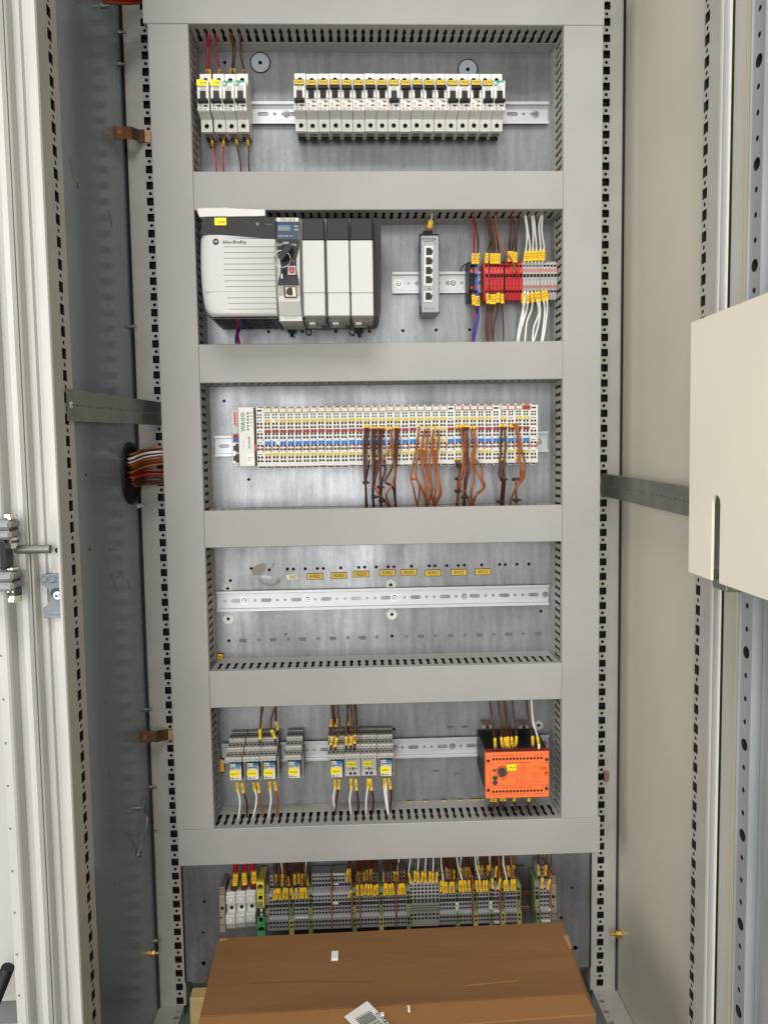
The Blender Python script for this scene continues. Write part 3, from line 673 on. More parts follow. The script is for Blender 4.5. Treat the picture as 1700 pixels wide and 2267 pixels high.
hduct(-.2795, .2795, -.4185, -.3595, 'horizontal grey wiring duct below the bare rail row')
hduct(-.3375, .343, -.6765, -.6167, 'lowest horizontal grey wiring duct above the bottom terminals')
# ================================================================== DIN rails
def rail(x0, x1, zc, slot0, label, mt='zinc', h=.0175, pitch=.05, screws=(), group='mounting rails on the plate', dy=0, mw='zinc_dull'):
    t = thing('din_rail', label, 'rail', (x0, 0, zc), group); hi = .0125; b = MB(); Y0 = -.0012-dy
    outer = [(-.0005-dy, -hi), (-.0012-dy, -hi)]
    for s in (1, -1):                                      # the two hat brims
        b.px([(Y0, zc+s*hi), (Y0-.0058, zc+s*hi), (Y0-.0063, zc+s*(hi+.0006)), (Y0-.0063, zc+s*(h-.0005)), (Y0-.0057, zc+s*h), (Y0-.0053, zc+s*h), (Y0-.0053, zc+s*(hi+.001)), (Y0, zc+s*(hi+.001))], x0, x1)
    fn = front(Y0); x = x0; dep = .0009
    s = slot0
    while s-pitch > x0-.02: s -= pitch
    cells = []
    while s < x1+.03:
        cells += [(s-.0115, s+.0115, oblong(s, zc, .018, .0031)), (s+.0115, s+.0245, circ(s+.0185, zc, .0024, 10)), (s+.0245, s+.0385, circ(s+.0315, zc, .0024, 10))]; s += pitch
    last = x0
    for a, c, hp in cells:
        if a < x0 or c > x1: continue
        if a > last+1e-5: b.quad((last, a, zc-hi, zc+hi), fn)
        b.hole((a, c, zc-hi, zc+hi), hp, fn, dep, 0, 1, None); last = c
    b.quad((last, x1, zc-hi, zc+hi), fn)
    part(b, 'hat_profile', [mt, mw], t, world=True)
    for xs in screws:
        b = MB(); b.cyl((xs, Y0, zc), (0, -1, 0), .0060, .0006, 16); b.cyl((xs, Y0-.0006, zc), (0, -1, 0), .0048, .0022, 16, r2=.003)
        for a in (.4, .4+math.pi/2): b.prism([(-.0028, -.0005), (.0028, -.0005), (.0028, .0005), (-.0028, .0005)], Y0-.0029, Y0-.0026, lambda u, v, y, a=a: (xs+u*math.cos(a)-v*math.sin(a), y, zc+u*math.sin(a)+v*math.cos(a)), 1)
        part(b, 'screw', ['screw_metal', 'screw_dark'], t, world=True)
    return t
zr1 = at(*vA(400, 432), -.001).z
rail(-.265, .276, at(*vf(1210, 950), -.001).z, at(*vA(352, 437), 0).x, 'zinc rail behind the circuit breakers', screws=(at(*vA(452, 437), 0).x, at(*vf(1278, 950), 0).x))
z2 = at(*vC(250, 738), -.001).z
rail(at(*vC(112, 738), -.007).x, .276, z2, at(*vC(620, 735), 0).x, 'short zinc rail behind the network switch and red terminals', screws=(at(*vC(168, 745), 0).x, at(*vC(643, 733), 0).x))
z3 = at(*vD(220, 608), -.001).z
rail(-.274, .276, z3, at(*vD(258, 608), 0).x, 'zinc rail behind the long white module row', screws=(at(*vE(1425, 510), 0).x,))
z4 = (at(*vF(303, 283), -.001).z+at(*vF(1483, 254), -.001).z)/2
rail(at(*vF(80, 290), -.007).x, .278, z4, at(*vF(303, 282), 0).x, 'bare empty zinc rail under the amber plate labels', screws=tuple(at(*vF(x, 275), 0).x for x in (203, 487, 877, 1188, 1550)))
z5 = (at(*vG(900, 483), -.001).z+at(*vH(520, 460), -.001).z)/2
rail(at(*vG(150, 490), -.007).x, .278, z5, at(*vH(282, 466), 0).x, 'zinc rail behind the relay sockets and orange relay', screws=(at(*vH(130, 470), 0).x, at(*vH(607, 455), 0).x, at(*vH(1370, 430), 0).x))
# ================================================================== circuit breakers
BW = .0174
def breaker_body():
    b = MB(); h = BW/2-.00015
    poly = [(-.004, -.040), (-.044, -.043), (-.046, -.0262), (-.0665, -.0222), (-.068, -.0212), (-.068, .0218), (-.067, .0226), (-.046, .0240), (-.044, .043), (-.004, .040)]
    b.px(poly, -h, h, 0, skip=(1, 7), caps=True)
    fl = lambda u, v, d: (u, -.044+(-.002)*(v+.043)/.0168+d, v); b.hole((-h, h, -.043, -.0262), circ(0, -.0350, .0035, 14), fl, .010, 0, 1, 2)
    fu = lambda u, v, d: (u, -.046+.002*(v-.024)/.019+d, v); b.hole((-h, h, .024, .043), circ(0, .0335, .0035, 14), fu, .010, 0, 1, 2)
    for x in (-.0062, .0062): b.box(x-.0019, x+.0019, -.0698, -.067, -.0043, .0085, 0, c=.0004)
    for x in (-.0005, .004, -.0045): b.box(x-.00012, x+.00012, -.0446, -.0438, -.042, -.0268, 3) if x != -.0005 else b.box(-.00012, .00012, -.0458, -.0438, -.0312, -.0268, 3)
    b.box(-.006, .006, -.0352, -.025, -.0426, -.0415, 3); b.box(-.004, .004, -.018, -.012, -.0413, -.0404, 3)
    return b.mesh('body', ['breaker_white', 'duct_dark', 'screw_dark', 'ink_grey'])
BBODY = breaker_body()
def toggles():
    up = MB(); up.box(-.0078, .0078, -.0745, -.067, .0070, .0122, c=.0008); up.prism([(-.0715, -.0042), (-.0725, .0072), (-.067, .0072), (-.067, -.0042)], -.0042, .0042, lambda y, z, x: (x, y, z))
    dn = MB(); dn.box(-.0078, .0078, -.0745, -.067, -.0114, -.0068, c=.0008); dn.prism([(-.0725, -.0068), (-.0715, .0058), (-.067, .0058), (-.067, -.0068)], -.0042, .0042, lambda y, z, x: (x, y, z))
    return up.mesh('toggle', ['black_plastic']), dn.mesh('toggle', ['black_plastic'])
TUP, TDN = toggles()
m_ = MB(); m_.box(-.0043, .0043, -.0684, -.067, .0068, .0146); SLOT = m_.mesh('toggle_slot', ['io_grey'])
m_ = MB(); m_.box(.0004, .0058, -.0684, -.067, -.0160, -.0134, c=.0002); INDR = m_.mesh('indicator', ['ind_red'])
m_ = MB(); m_.box(.0004, .0058, -.0684, -.067, -.0160, -.0134, c=.0002); INDG = m_.mesh('indicator', ['ind_green'])
m_ = MB(); m_.box(-.0060, .0060, -.0195, -.012, -.0460, -.0405, c=.0005); CLIP = m_.mesh('rail_clip', ['black_plastic'])
m_ = MB()
for k, (x0, x1, z) in enumerate(((-.0072, -.0010, -.0176), (-.0072, -.0010, -.0184), (-.0072, -.0010, -.0192))): m_.box(x0, x1, -.0682, -.0679, z-.00016, z+.00016)
m_.py([(-.0047, -.0102), (-.0031, -.0118), (-.0047, -.0134), (-.0063, -.0118)], -.0682, -.0679); m_.py([(-.0064, -.0138), (-.0030, -.0138), (-.0047, -.0160)], -.0682, -.0679); m_.box(.0066, .0070, -.0682, -.0679, -.0188, -.0140)
PRN = m_.mesh('printed_marks', ['ink_grey'])
m_ = MB(); m_.box(.0012, .0036, -.0682, -.0679, -.0092, -.0074); m_.box(.0041, .0066, -.0682, -.0679, -.0094, -.0074); m_.box(.0012, .0066, -.0682, -.0679, -.0104, -.0100); LOGO = m_.mesh('printed_logo', ['ink'])
def breaker(loc, up, tag, label, group, lab='amber'):
    t = thing('circuit_breaker', label, 'circuit breaker', (loc[0], random.uniform(-.0006, .0006), loc[2]+random.uniform(-.0004, .0004)), group); t.rotation_euler = (0, random.uniform(-.004, .004), 0)
    part(BBODY, 'body', 0, t); part(TUP if up else TDN, 'toggle', 0, t); part(INDR if up else INDG, 'indicator', 0, t); part(CLIP, 'rail_clip', 0, t); part(PRN, 'printed_marks', 0, t)
    if up: part(LOGO, 'printed_logo', 0, t)
    else: part(SLOT, 'toggle_slot', 0, t)
    text('CE', .0030, 'ink', t, (.0020, -.0682, -.0188)); text('FAZ  C06', .0024, 'ink_grey', t, (-.0005, -.0682, -.0208), sx=1.15)
    if lab == 'amber':
        b = MB(); b.box(-.0078, .0070, -.0694, -.0682, .0142, .0227, 1); b.box(-.0068, .0060, -.0697, -.0693, .0152, .0218, 0); l = part(b, 'label_plate', ['label_amber', 'ink'], t)
        text(tag, .0052, 'ink', l, (-.0004, -.0699, .0185), sx=.78)
    elif lab == 'yellow':
        b = MB(); b.py([(-.0088, .0150), (-.0085, .0142), (.0046, .0136), (.0052, .0142), (.0054, .0212), (.0050, .0222), (-.0080, .0232), (-.0088, .0226)], -.0700, -.0684); l = part(b, 'label_sticker', ['label_yellow'], t)
        text(tag, .0036, 'ink', l, (.0010, -.0702, .0180), sx=.95)
    else:
        b = MB(); b.py([(-.0078, .0142), (-.0078, .0218), (.0068, .0218), (.0068, .0196), (.0004, .0196), (-.0018, .0172), (-.0030, .0148), (-.0050, .0140)], -.0688, -.0681); l = part(b, 'logo_plate', ['logo_green'], t)
        b = MB(); b.py([(-.0070+.0016, .0182+.0030)]+[(-.0054+.0018*math.cos(a), .0180+.0030*math.sin(a)) for a in [.9+i*.6 for i in range(10)]], -.0692, -.0687); part(b, 'logo_leaf', ['logo_pale'], l)
    return t
tags = 'F2204 F2804 F3204 F1604 F3004 F1904 F2104 F2504 F2704 F2904 F3104 F3304 F1704 F3704 F3504 F1804 F2304'.split()
ups = [0, 1, 1, 1, 1, 1, 1, 1, 0, 1, 1, 1, 1, 0, 0, 1, 0]
pa = at(*va(147, 432), -.068); pb = at(*vf(806, 780), -.068)
for i, s in enumerate(tags):
    f_ = i/16; p = pa.lerp(pb, f_)
    breaker((p.x, 0, zr1+.0005), ups[i], s, f'white breaker with amber tag {s}, toggle {"up" if ups[i] else "down"}', 'circuit breakers on the top rail')
p = at(*vf(922, 780), -.068); breaker((p.x, 0, zr1+.0005), 0, '', 'white breaker with green logo closing the right end of the long breaker row', 'circuit breakers on the top rail', 'logo')
for x, s, lb, d in ((232, 'F1204', 'yellow', 'white breaker with bright yellow sticker F1204, leftmost under red wires'), (503, 'F1222', 'yellow', 'white breaker with bright yellow sticker F1222'), (748, '', 'logo', 'white green-logo breaker just right of the F1222 breaker'), (995, '', 'logo', 'white green-logo breaker at the right end of the group of four')):
    p = at(*vc(x, 560), -.068); breaker((p.x, 0, zr1-.0005), 0, s, d, 'circuit breakers on the top rail', lb)
# wires of the four left breakers
WC = {'r': ('wire_red', 'red'), 'c': ('wire_crimson', 'red'), 'b': ('wire_brown', 'brown'), 'd': ('wire_dark', 'dark brown'), 'o': ('wire_orange', 'orange-brown'), 'w': ('wire_white', 'white'), 'l': ('wire_blue', 'blue')}
def pw(name, label, c, z, pts, r=.0013, sl=(), group=None, sub=4, n=6):
    """wire from zoom coordinates (x, y, depth); sl = (x0,y0,x1,y1,depth,width,text)"""
    P = [at(*z(x, y), Y) for x, y, Y in pts]
    S_ = [(at(*z(s[0], s[1]), s[4]), at(*z(s[2], s[3]), s[4]), s[5], s[6])+tuple(s[7:]) for s in sl]
    return wire(name, label, WC[c][0], P, r, S_, group, n, sub)
GA = 'wires of the four left breakers'
for k, (c, r, top, bot, mk) in enumerate((('r', .0029, [(318, 90, -.05), (322, 230, -.048), (312, 330, -.036), (308, 450, -.032), (313, 640, -.030), (322, 760, -.034)], None, (316, 640, 320, 715)), ('c', .0017, [(400, 90, -.05), (420, 220, -.048), (415, 350, -.036), (420, 470, -.031), (462, 640, -.030), (470, 760, -.034)], None, (460, 635, 466, 715)),
        ('d', .0029, [(590, 90, -.05), (600, 210, -.048), (630, 340, -.036), (632, 480, -.031), (622, 630, -.030), (618, 760, -.034)], None, (620, 628, 618, 715)), ('d', .0016, [(700, 90, -.05), (715, 230, -.048), (720, 360, -.036), (725, 480, -.031), (762, 640, -.030), (768, 760, -.034)], None, (760, 640, 765, 715)))):
    tx = ('7-1', '6-1', '9-3', '9-1')[k]
    pw('breaker_wire', f'{"thick" if r > .002 else "thin"} {WC[c][1]} wire from the top duct into the {("F1204", "F1222", "third", "fourth")[k]} breaker of the left four', c, vb, top, r, [(*mk, -.030, r*2.5, tx)], GA)
for k, (c, pts, mk) in enumerate((('c', [(400, 1290, -.022), (425, 1420, -.022), (455, 1580, -.024), (480, 1750, -.026), (497, 1950, -.03), (500, 2120, -.04)], (405, 1385, 452, 1575)), ('c', [(640, 1300, -.022), (645, 1450, -.022), (640, 1600, -.024), (632, 1750, -.026), (642, 1950, -.03), (645, 2120, -.04)], (645, 1390, 638, 1600)),
        ('d', [(890, 1300, -.022), (915, 1420, -.022), (935, 1560, -.024), (965, 1700, -.026), (995, 1880, -.03), (998, 2120, -.04)], (905, 1370, 935, 1560)), ('d', [(1125, 1300, -.022), (1140, 1420, -.022), (1160, 1580, -.024), (1155, 1720, -.026), (1165, 1900, -.03), (1170, 2120, -.04)], (1138, 1375, 1158, 1580)))):
    pw('breaker_wire', f'{WC[c][1]} wire leaving the bottom of the {("F1204", "F1222", "third", "fourth")[k]} breaker of the left four', c, vc, pts, .0016, [(*mk, -.0225, .0040, ('F204-2', 'F222-2', '9-2/14', '9-4/14')[k]), (pts[0][0], pts[0][1]+8, (pts[0][0]+mk[0])/2, (pts[0][1]+mk[1])/2+15, -.0215, .0042, '', 'strip_yellow')], GA)
# ================================================================== controller rack
def PB(x, y, Y): return at(*vB(x, y), Y)
YF = -.138
def poly_xz(z, pts, Y): return [(p.x, p.z) for p in (at(*z(x, y), Y) for x, y in pts)]
rack = thing('controller_rack', 'black chassis with perforated underside and end cap carrying the controller modules', 'chassis', PB(1100, 1030, -.02))
l, r_, tp, bt = PB(722, 600, -.125).x, PB(1532, 600, -.125).x, PB(900, 165, -.12).z, PB(900, 985, -.122).z
b = MB(); b.box(l, r_, -.120, -.004, bt, tp); part(b, 'chassis_body', ['chassis_grey'], rack, world=True)
b = MB()
for x0, x1 in ((742, 930), (948, 1120), (1145, 1320), (1345, 1505)):
    a, c = PB(x0, 1030, -.06).x, PB(x1, 1030, -.06).x
    for y in (-.095, -.075, -.055, -.035): b.box(a+.004, c-.004, y-.004, y+.004, bt-.0022, bt-.0002, 0)
    for x in (a+.002, c-.002): b.box(x-.0015, x+.0015, -.10, -.02, bt-.004, bt-.0002, 1)
part(b, 'vent_rib', ['io_grey', 'charcoal_plastic'], rack, world=True, stuff=True)
cap = poly_xz(vB, [(1530, 157), (1560, 160), (1582, 172), (1595, 200), (1597, 300), (1598, 700), (1595, 930), (1585, 965), (1565, 985), (1533, 990)], -.115)
b = MB(); b.py(cap, -.115, -.006); part(b, 'end_cap', ['charcoal_plastic'], rack, world=True)
for x in (1000, 1362):
    p = PB(x, 1105, -.004); b = MB(); b.py(poly_xz(vB, [(x-45, 1085), (x+45, 1085), (x+28, 1138), (x-22, 1145), (x-38, 1120)], -.004), -.006, -.0015); o = part(b, 'mounting_tab', ['paper_white'], rack, world=True)
    b = MB(); b.cyl(p+Vector((-.001, -.002, -.0015)), (0, -1, 0), .0062, .003, 14, r2=.005); b.box(p.x-.004, p.x+.002, -.0095, -.009, p.z-.002, p.z-.001, 1); b.box(p.x-.0015, p.x-.0005, -.0095, -.009, p.z-.0045, p.z+.0015, 1); part(b, 'screw', ['screw_dark', 'screw_metal'], o, world=True)
for x in (850, 1415):
    p, q, e = PB(x, 1078, -.012), PB(x, 1122, -.012), PB(x, 1152, -.012); b = MB(); b.cyl((p.x, -.012, q.z), (0, 0, 1), .006, p.z-q.z, 8, smooth=False); b.cyl((p.x, -.012, e.z), (0, 0, 1), .0026, q.z-e.z, 8, m=1)
    part(b, 'earth_stud', ['teal_stud', 'hole_dark'], rack, world=True)
p = PB(820, 1040, -.075); b = MB(); b.cyl(p, (0, 0, 1), .0024, .008, 8); part(b, 'white_plug', ['wire_white'], rack, world=True)
# power supply
psu = thing('power_supply', 'wide light grey power supply module with dark wavy top band and yellow tag K1201', 'power supply', PB(400, 975, -.08))
x0, x1, z0, z1 = PB(150, 600, -.12).x, PB(716, 600, -.125).x, PB(400, 982, -.12).z, PB(400, 168, -.12).z
b = MB(); b.box(x0, x1, -.122, -.006, z0, z1); part(b, 'housing', ['black_plastic'], psu, world=True)
b = MB()
for k in range(6): x = x0+.012+k*(x1-x0-.03)/5; b.box(x, x+.0016, -.112, -.012, z0-.0012, z0, 0)
for k in range(5): y = -.108+k*.023; b.box(x0+.006, x1-.012, y, y+.0016, z0-.0013, z0, 0)
for k in range(22): y = -.108+k*.0044; b.box(x0+.008, x1-.016, y, y+.0012, z0-.0006, z0, 1)
part(b, 'vent_grille', ['charcoal_plastic', 'rubber_black'], psu, world=True, stuff=True)
# curved light front: rows of points down the height, columns round the left edge
lc = [(85, 298), (80, 330), (78, 370), (77, 420), (77, 480), (78, 560), (82, 640), (87, 720), (95, 790), (105, 860), (118, 915), (135, 945), (160, 966)]
rc = [716, 716, 717, 717, 718, 719, 720, 721, 723, 725, 727, 729, 730]
off = [(0, .016), (.0006, .010), (.0018, .0062), (.004, .0034), (.008, .0012), (.014, .0002), (.03, 0)]
def wave(x):                                          # lower edge of the dark band, zoom y over zoom x
    K = [(78, 299), (160, 298), (300, 299), (450, 311), (600, 325), (716, 334)]
    for (a, c), (d, e) in zip(K, K[1:]):
        if x <= d: return c+(e-c)*max(0, x-a)/(d-a)
    return 334
b = MB(); vs = []
for (xl, y), xr in zip(lc, rc):
    p = PB(xl, y, YF); q = PB(xr, y, YF)
    row = [(p.x+o, YF+d) for o, d in off]+[(q.x-.002, YF), (q.x, YF+.002), (q.x, YF+.02)]
    for i, (x, Y) in enumerate(row): vs.append((x, Y, p.z))
nr = len(off)+3
q0 = PB(78, 298, YF).z
for i in range(nr):                                    # first row follows the wave
    x = vs[i][0]; px = (78+(x-vs[0][0])/(vs[nr-1][0]-vs[0][0])*(716-78)); vs[i] = (x, vs[i][1], PB(px, wave(px), YF).z)
last = [(x, Y+.006, z-.002) for x, Y, z in vs[-nr:]]; vs += last
nR = len(lc)+1
b.add(vs, [(r*nr+i, r*nr+i+1, (r+1)*nr+i+1, (r+1)*nr+i) for r in range(nR-1) for i in range(nr-1)], 0, True)
b.add(vs, [(r*nr, (r+1)*nr, r*nr) for r in range(0)])
vs2 = [(x, -.05, z) for x, Y, z in vs[::nr]]; vs1 = [v for v in vs[::nr]]
b.add(vs1+vs2, [(i, i+1, nR+i+1, nR+i) for i in range(nR-1)])
b.add([vs[-nr], vs[-1], (vs[-1][0], -.12, vs[-1][2]), (vs[-nr][0], -.12, vs[-nr][2])], [(0, 1, 2, 3)])
fc = part(b, 'front_cover', ['light_plastic'], psu, world=True)
for y in (397, 445, 492, 541, 588, 634, 681, 729, 823, 871, 918):
    a = PB(282+max(0, (y-640)*.16), y, YF-.0004); c = PB(712+(y-397)*.025, y+1, YF); b = MB(); b.box(a.x, c.x, YF-.0007, YF+.0005, a.z-.00042, a.z+.00042, c=.0002); part(b, 'rib', ['grey_plastic'], fc, world=True)
a, c = PB(100, 775, YF), PB(718, 777, YF); b = MB(); b.box(a.x+.004, c.x, YF-.0003, YF+.0005, a.z-.0003, a.z+.0003); part(b, 'seam', ['grey_plastic'], fc, world=True)
tb = [(100, 240), (97, 200), (106, 170), (125, 153), (716, 153)]
b = MB(); up = [(p.x, p.z) for p in (PB(x, y, YF) for x, y in tb)]; dn = [(PB(x, wave(x), YF).x, PB(x, wave(x), YF).z) for x in (716, 600, 450, 375, 300, 160, 92)]
dn = [(PB(716-k*(716-90)/12, wave(716-k*(716-90)/12), YF).x, PB(716-k*(716-90)/12, wave(716-k*(716-90)/12), YF).z+.0002) for k in range(13)]
pol = up+dn; b.py(pol, YF+.001, -.06); ins = [(x*.0+x+(.0015 if i < 3 else 0), z) for i, (x, z) in enumerate(pol)]
b.py(ins, YF-.0006, YF+.001); part(b, 'top_band', ['charcoal_plastic'], psu, world=True)
p = PB(257, 188, YF-.0008); b = MB(); b.box(p.x-.0085, p.x+.0085, YF-.0016, YF-.0004, p.z-.0053, p.z+.0053, c=.0004); o = part(b, 'label_sticker', ['label_yellow'], psu, world=True); text('K1201', .0041, 'ink', o, p+Vector((.002, -.0011, -.0012)), world=True)
p = PB(218, 356, YF); b = MB(); b.cyl(p, (0, -1, 0), .0044, .0004, 24); o = part(b, 'round_emblem', ['ink'], psu, world=True); text('AB', .0048, 'ink_white', o, p+Vector((0, -.0007, 0)), world=True, sx=.9)
text('Allen-Bradley', .0066, 'ink', psu, PB(374, 359, YF-.0004), world=True, sx=.95)
p = PB(604, 212, YF-.0007); b = MB(); b.box(p.x-.0024, p.x+.0024, YF-.0010, YF-.0005, p.z-.0016, p.z+.0016); part(b, 'status_window', ['rubber_black'], psu, world=True)
text('Power', .0035, 'ink_grey', psu, PB(660, 211, YF-.0008), world=True); b = MB(); p = PB(565, 208, YF-.0007); b.py([(p.x-.003, p.z), (p.x, p.z-.003), (p.x+.003, p.z), (p.x, p.z+.003)], YF-.0010, YF-.0005); part(b, 'printed_logo', ['ink_grey'], psu, world=True)
# paper strip on top
b = MB(); b.py(poly_xz(vB, [(66, 84), (120, 79), (300, 76), (330, 80), (500, 88), (629, 92), (629, 143), (540, 146), (360, 148), (180, 148), (84, 152), (70, 118)], -.132), -.134, -.119)
solo(b, 'paper_strip', ['paper_white'], 'folded strip of white paper lying on top of the power supply', 'paper', PB(350, 150, -.127))
# controller module
ctl = thing('controller_module', 'narrow controller module with blue display, key switch, USB and network ports', 'controller', PB(830, 1015, -.08))
body = [(722, 156), (908, 156), (917, 340), (918, 480), (920, 700), (924, 850), (940, 1018), (752, 1020), (738, 850), (728, 700), (722, 480)]
b = MB(); b.py(poly_xz(vB, body, -.128), -.128, -.05); part(b, 'housing', ['light_plastic'], ctl, world=True)
b = MB(); b.py(poly_xz(vB, [(738, 722), (920, 722), (924, 800), (742, 800)], -.129), -.1292, -.127); b.py(poly_xz(vB, [(745, 856), (926, 856), (936, 975), (752, 975)], -.129), -.1292, -.127); part(b, 'lower_panel', ['grey_plastic'], ctl, world=True)
b = MB(); b.py(poly_xz(vB, [(722, 157), (908, 157), (908, 187), (722, 187)], -.130), -.130, -.127); o = part(b, 'name_strip', ['paper_white'], ctl, world=True); text('1756-L81E', .0052, 'ink', o, PB(815, 172, -.1302), world=True)
b = MB(); b.py(poly_xz(vB, [(722, 189), (908, 189), (910, 337), (722, 337)], -.131), -.131, -.127); o = part(b, 'display_panel', ['screen_blue'], ctl, world=True)
b = MB(); b.py(poly_xz(vB, [(738, 228), (832, 228), (832, 262), (738, 262)], -.1313), -.1314, -.1308); q = part(b, 'lcd', ['lcd_grey'], o, world=True)
b = MB(); b.py(poly_xz(vB, [(735, 218), (843, 218), (843, 268), (838, 268), (838, 223), (735, 223)], -.1313), -.1312, -.1308); part(b, 'lcd_frame', ['relay_blue'], o, world=True)
text('8888', .0058, 'ink_grey', o, PB(785, 245, -.1316), world=True)
for s, x, y in (('NET', 888, 228), ('LINK', 888, 256)): text(s, .0030, 'ink_white', o, PB(x, y, -.1312), world=True)
for s, x in (('RUN', 747, ), ('FORCE', 783), ('SD', 817), ('OK', 847)): text(s, .0026, 'ink_white', o, PB(x, 308, -.1312), world=True)
bf = [(728, 341), (914, 341), (912, 400), (896, 460), (889, 500), (888, 570), (895, 620), (908, 670), (912, 717), (734, 717), (738, 680), (757, 620), (760, 560), (752, 500), (736, 450), (729, 390)]
b = MB(); b.py(poly_xz(vB, bf, -.131), -.131, -.126); fp = part(b, 'switch_panel', ['charcoal_plastic'], ctl, world=True)
for s, x, y in (('RUN', 752, 382), ('REM', 802, 367), ('PROG', 857, 382)): text(s, .0044, 'ink_white', fp, PB(x, y, -.1313), world=True)
for a, c in (((750, 392), (758, 404)), ((800, 378), (800, 390)), ((850, 394), (842, 406))):
    p, q = PB(*a, -.1312), PB(*c, -.1312); b = MB(); u = (q-p).normalized()*.00025; n_ = Vector((u.z, 0, -u.x)); b.add([p-n_, p+n_, q+n_, q-n_], [(0, 1, 2, 3)]); part(b, 'dial_mark', ['ink_white'], fp, world=True)
kc = PB(800, 447, -.131); kr = (PB(868, 447, -.131).x-kc.x)
b = MB(); b.cyl(kc, (0, -1, 0), kr, .004, 28, r2=kr*.94); b.cyl(kc+Vector((0, -.004, 0)), (0, -1, 0), kr*.62, .004, 24, r2=kr*.58); dial = part(b, 'dial', ['black_plastic'], fp, world=True)
p, q = PB(762, 500, -.139), PB(842, 402, -.139); u = (q-p).normalized(); n_ = Vector((u.z, 0, -u.x))
b = MB(); pol = [p-n_*.0042-u*.001, p+n_*.0042-u*.001, p+n_*.0045+u*.008, q+n_*.0034-u*.001, q+n_*.002+u*.002, q-n_*.002+u*.002, q-n_*.0034-u*.001, p-n_*.0045+u*.008]
b.py([(v.x, v.z) for v in pol], -.150, -.137); part(b, 'key', ['charcoal_plastic'], dial, world=True)
kc2 = PB(771, 500, -.150); b = MB(); b.ring(kc2, (.15, -1, .1), .0122, .0005, 30, 5); part(b, 'key_ring', ['screw_metal'], dial, world=True)
b = MB(); p, q = PB(760, 545, -.146), PB(780, 626, -.146); b.box(p.x, q.x, -.148, -.144, q.z, p.z, c=.0006); p2, q2 = PB(763, 626, -.146), PB(775, 664, -.146); b.box(p2.x, q2.x, -.1468, -.1455, q2.z, p2.z, 1); part(b, 'spare_key', ['duct_dark', 'wire_white'], dial, world=True)
text('SD', .0026, 'ink_white', fp, PB(865, 516, -.1312), world=True)
b = MB(); b.py(poly_xz(vB, [(820, 559), (882, 559), (882, 631), (820, 631)], -.1325), -.1330, -.130); up_ = part(b, 'usb_port', ['paper_white'], ctl, world=True)
b = MB(); b.py(poly_xz(vB, [(828, 578), (836, 570), (872, 568), (875, 572), (875, 618), (872, 622), (836, 620), (828, 610)], -.1331), -.1334, -.1325); part(b, 'socket', ['usb_red'], up_, world=True)
b = MB(); b.py(poly_xz(vB, [(842, 580), (858, 580), (858, 612), (842, 612)], -.1334), -.1338, -.133); part(b, 'tongue', ['usb_pink'], up_, world=True)
for s in ([(784, 570), (790, 558), (798, 578), (784, 578)],): b = MB(); b.py(poly_xz(vB, s, -.1312), -.1313, -.1309); part(b, 'printed_triangle', ['ink_grey'], fp, world=True)
b = MB(); b.py(poly_xz(vB, [(783, 731), (890, 731), (897, 822), (792, 822)], -.1300), -.1300, -.127); rj = part(b, 'network_port', ['burnt_ring'], ctl, world=True)
b = MB(); b.py(poly_xz(vB, [(797, 737), (881, 737), (888, 814), (803, 814)], -.1304), -.1304, -.1298); part(b, 'port_frame', ['jack_cream'], rj, world=True)
b = MB(); b.py(poly_xz(vB, [(803, 772), (815, 745), (830, 742), (832, 737), (856, 740), (862, 802), (845, 806), (822, 803), (808, 792)], -.1307), -.1307, -.130); part(b, 'jack', ['port_black'], rj, world=True)
text('EtherNet/IP', .0036, 'grey_plastic', ctl, PB(845, 991, -.1283), world=True)
# blank modules
for k, (a, c) in enumerate(((938, 1125), (1142, 1330), (1338, 1527))):
    t = thing('blank_module', f'plain light grey blank module with dark cap, {nth(k)} to the right of the controller module', 'module', PB((a+c)/2, 1000, -.08), 'blank rack modules')
    p, q = PB(a, 158, YF), PB(c, 341, YF); b = MB(); b.box(p.x, q.x, YF, -.05, q.z, p.z, c=.0012); part(b, 'cap', ['charcoal_plastic'], t, world=True)
    p, q = PB(a, 344, YF), PB(c+3, 975, YF); zz = PB(a, 785, YF).z; b = MB(); b.box(p.x, q.x+.001, YF, -.05, zz+.00015, p.z, c=.0011); b.box(p.x+.0004, q.x+.001, YF, -.05, q.z, zz-.00015, c=.0011); part(b, 'door', ['light_plastic'], t, world=True)
    q2 = PB(a+8, 1030, -.112); b = MB(); b.prism([(YF+.004, q.z+.001), (-.108, q.z-.0040), (-.08, q.z-.0040), (-.08, q.z+.002)], p.x+.002, q.x-.001, lambda y, z, x: (x, y, z)); part(b, 'lower_lip', ['grey_plastic'], t, world=True)
    b = MB(); xx = p.x+.006; b.box(xx, xx+.009, -.109, -.09, q.z-.0075, q.z-.0042); part(b, 'latch', ['light_plastic'], t, world=True)
for c, pts in (('r', [(400, 975, -.115), (405, 1040, -.10), (395, 1100, -.06), (412, 1200, -.045), (414, 1240, -.05)]), ('l', [(422, 1010, -.108), (418, 1080, -.07), (390, 1140, -.05), (388, 1210, -.045), (390, 1240, -.05)])):
    pw('supply_wire', f'{WC[c][1]} wire dropping from under the wide power supply', c, vB, pts, .0022, (), 'power supply wires', 5)
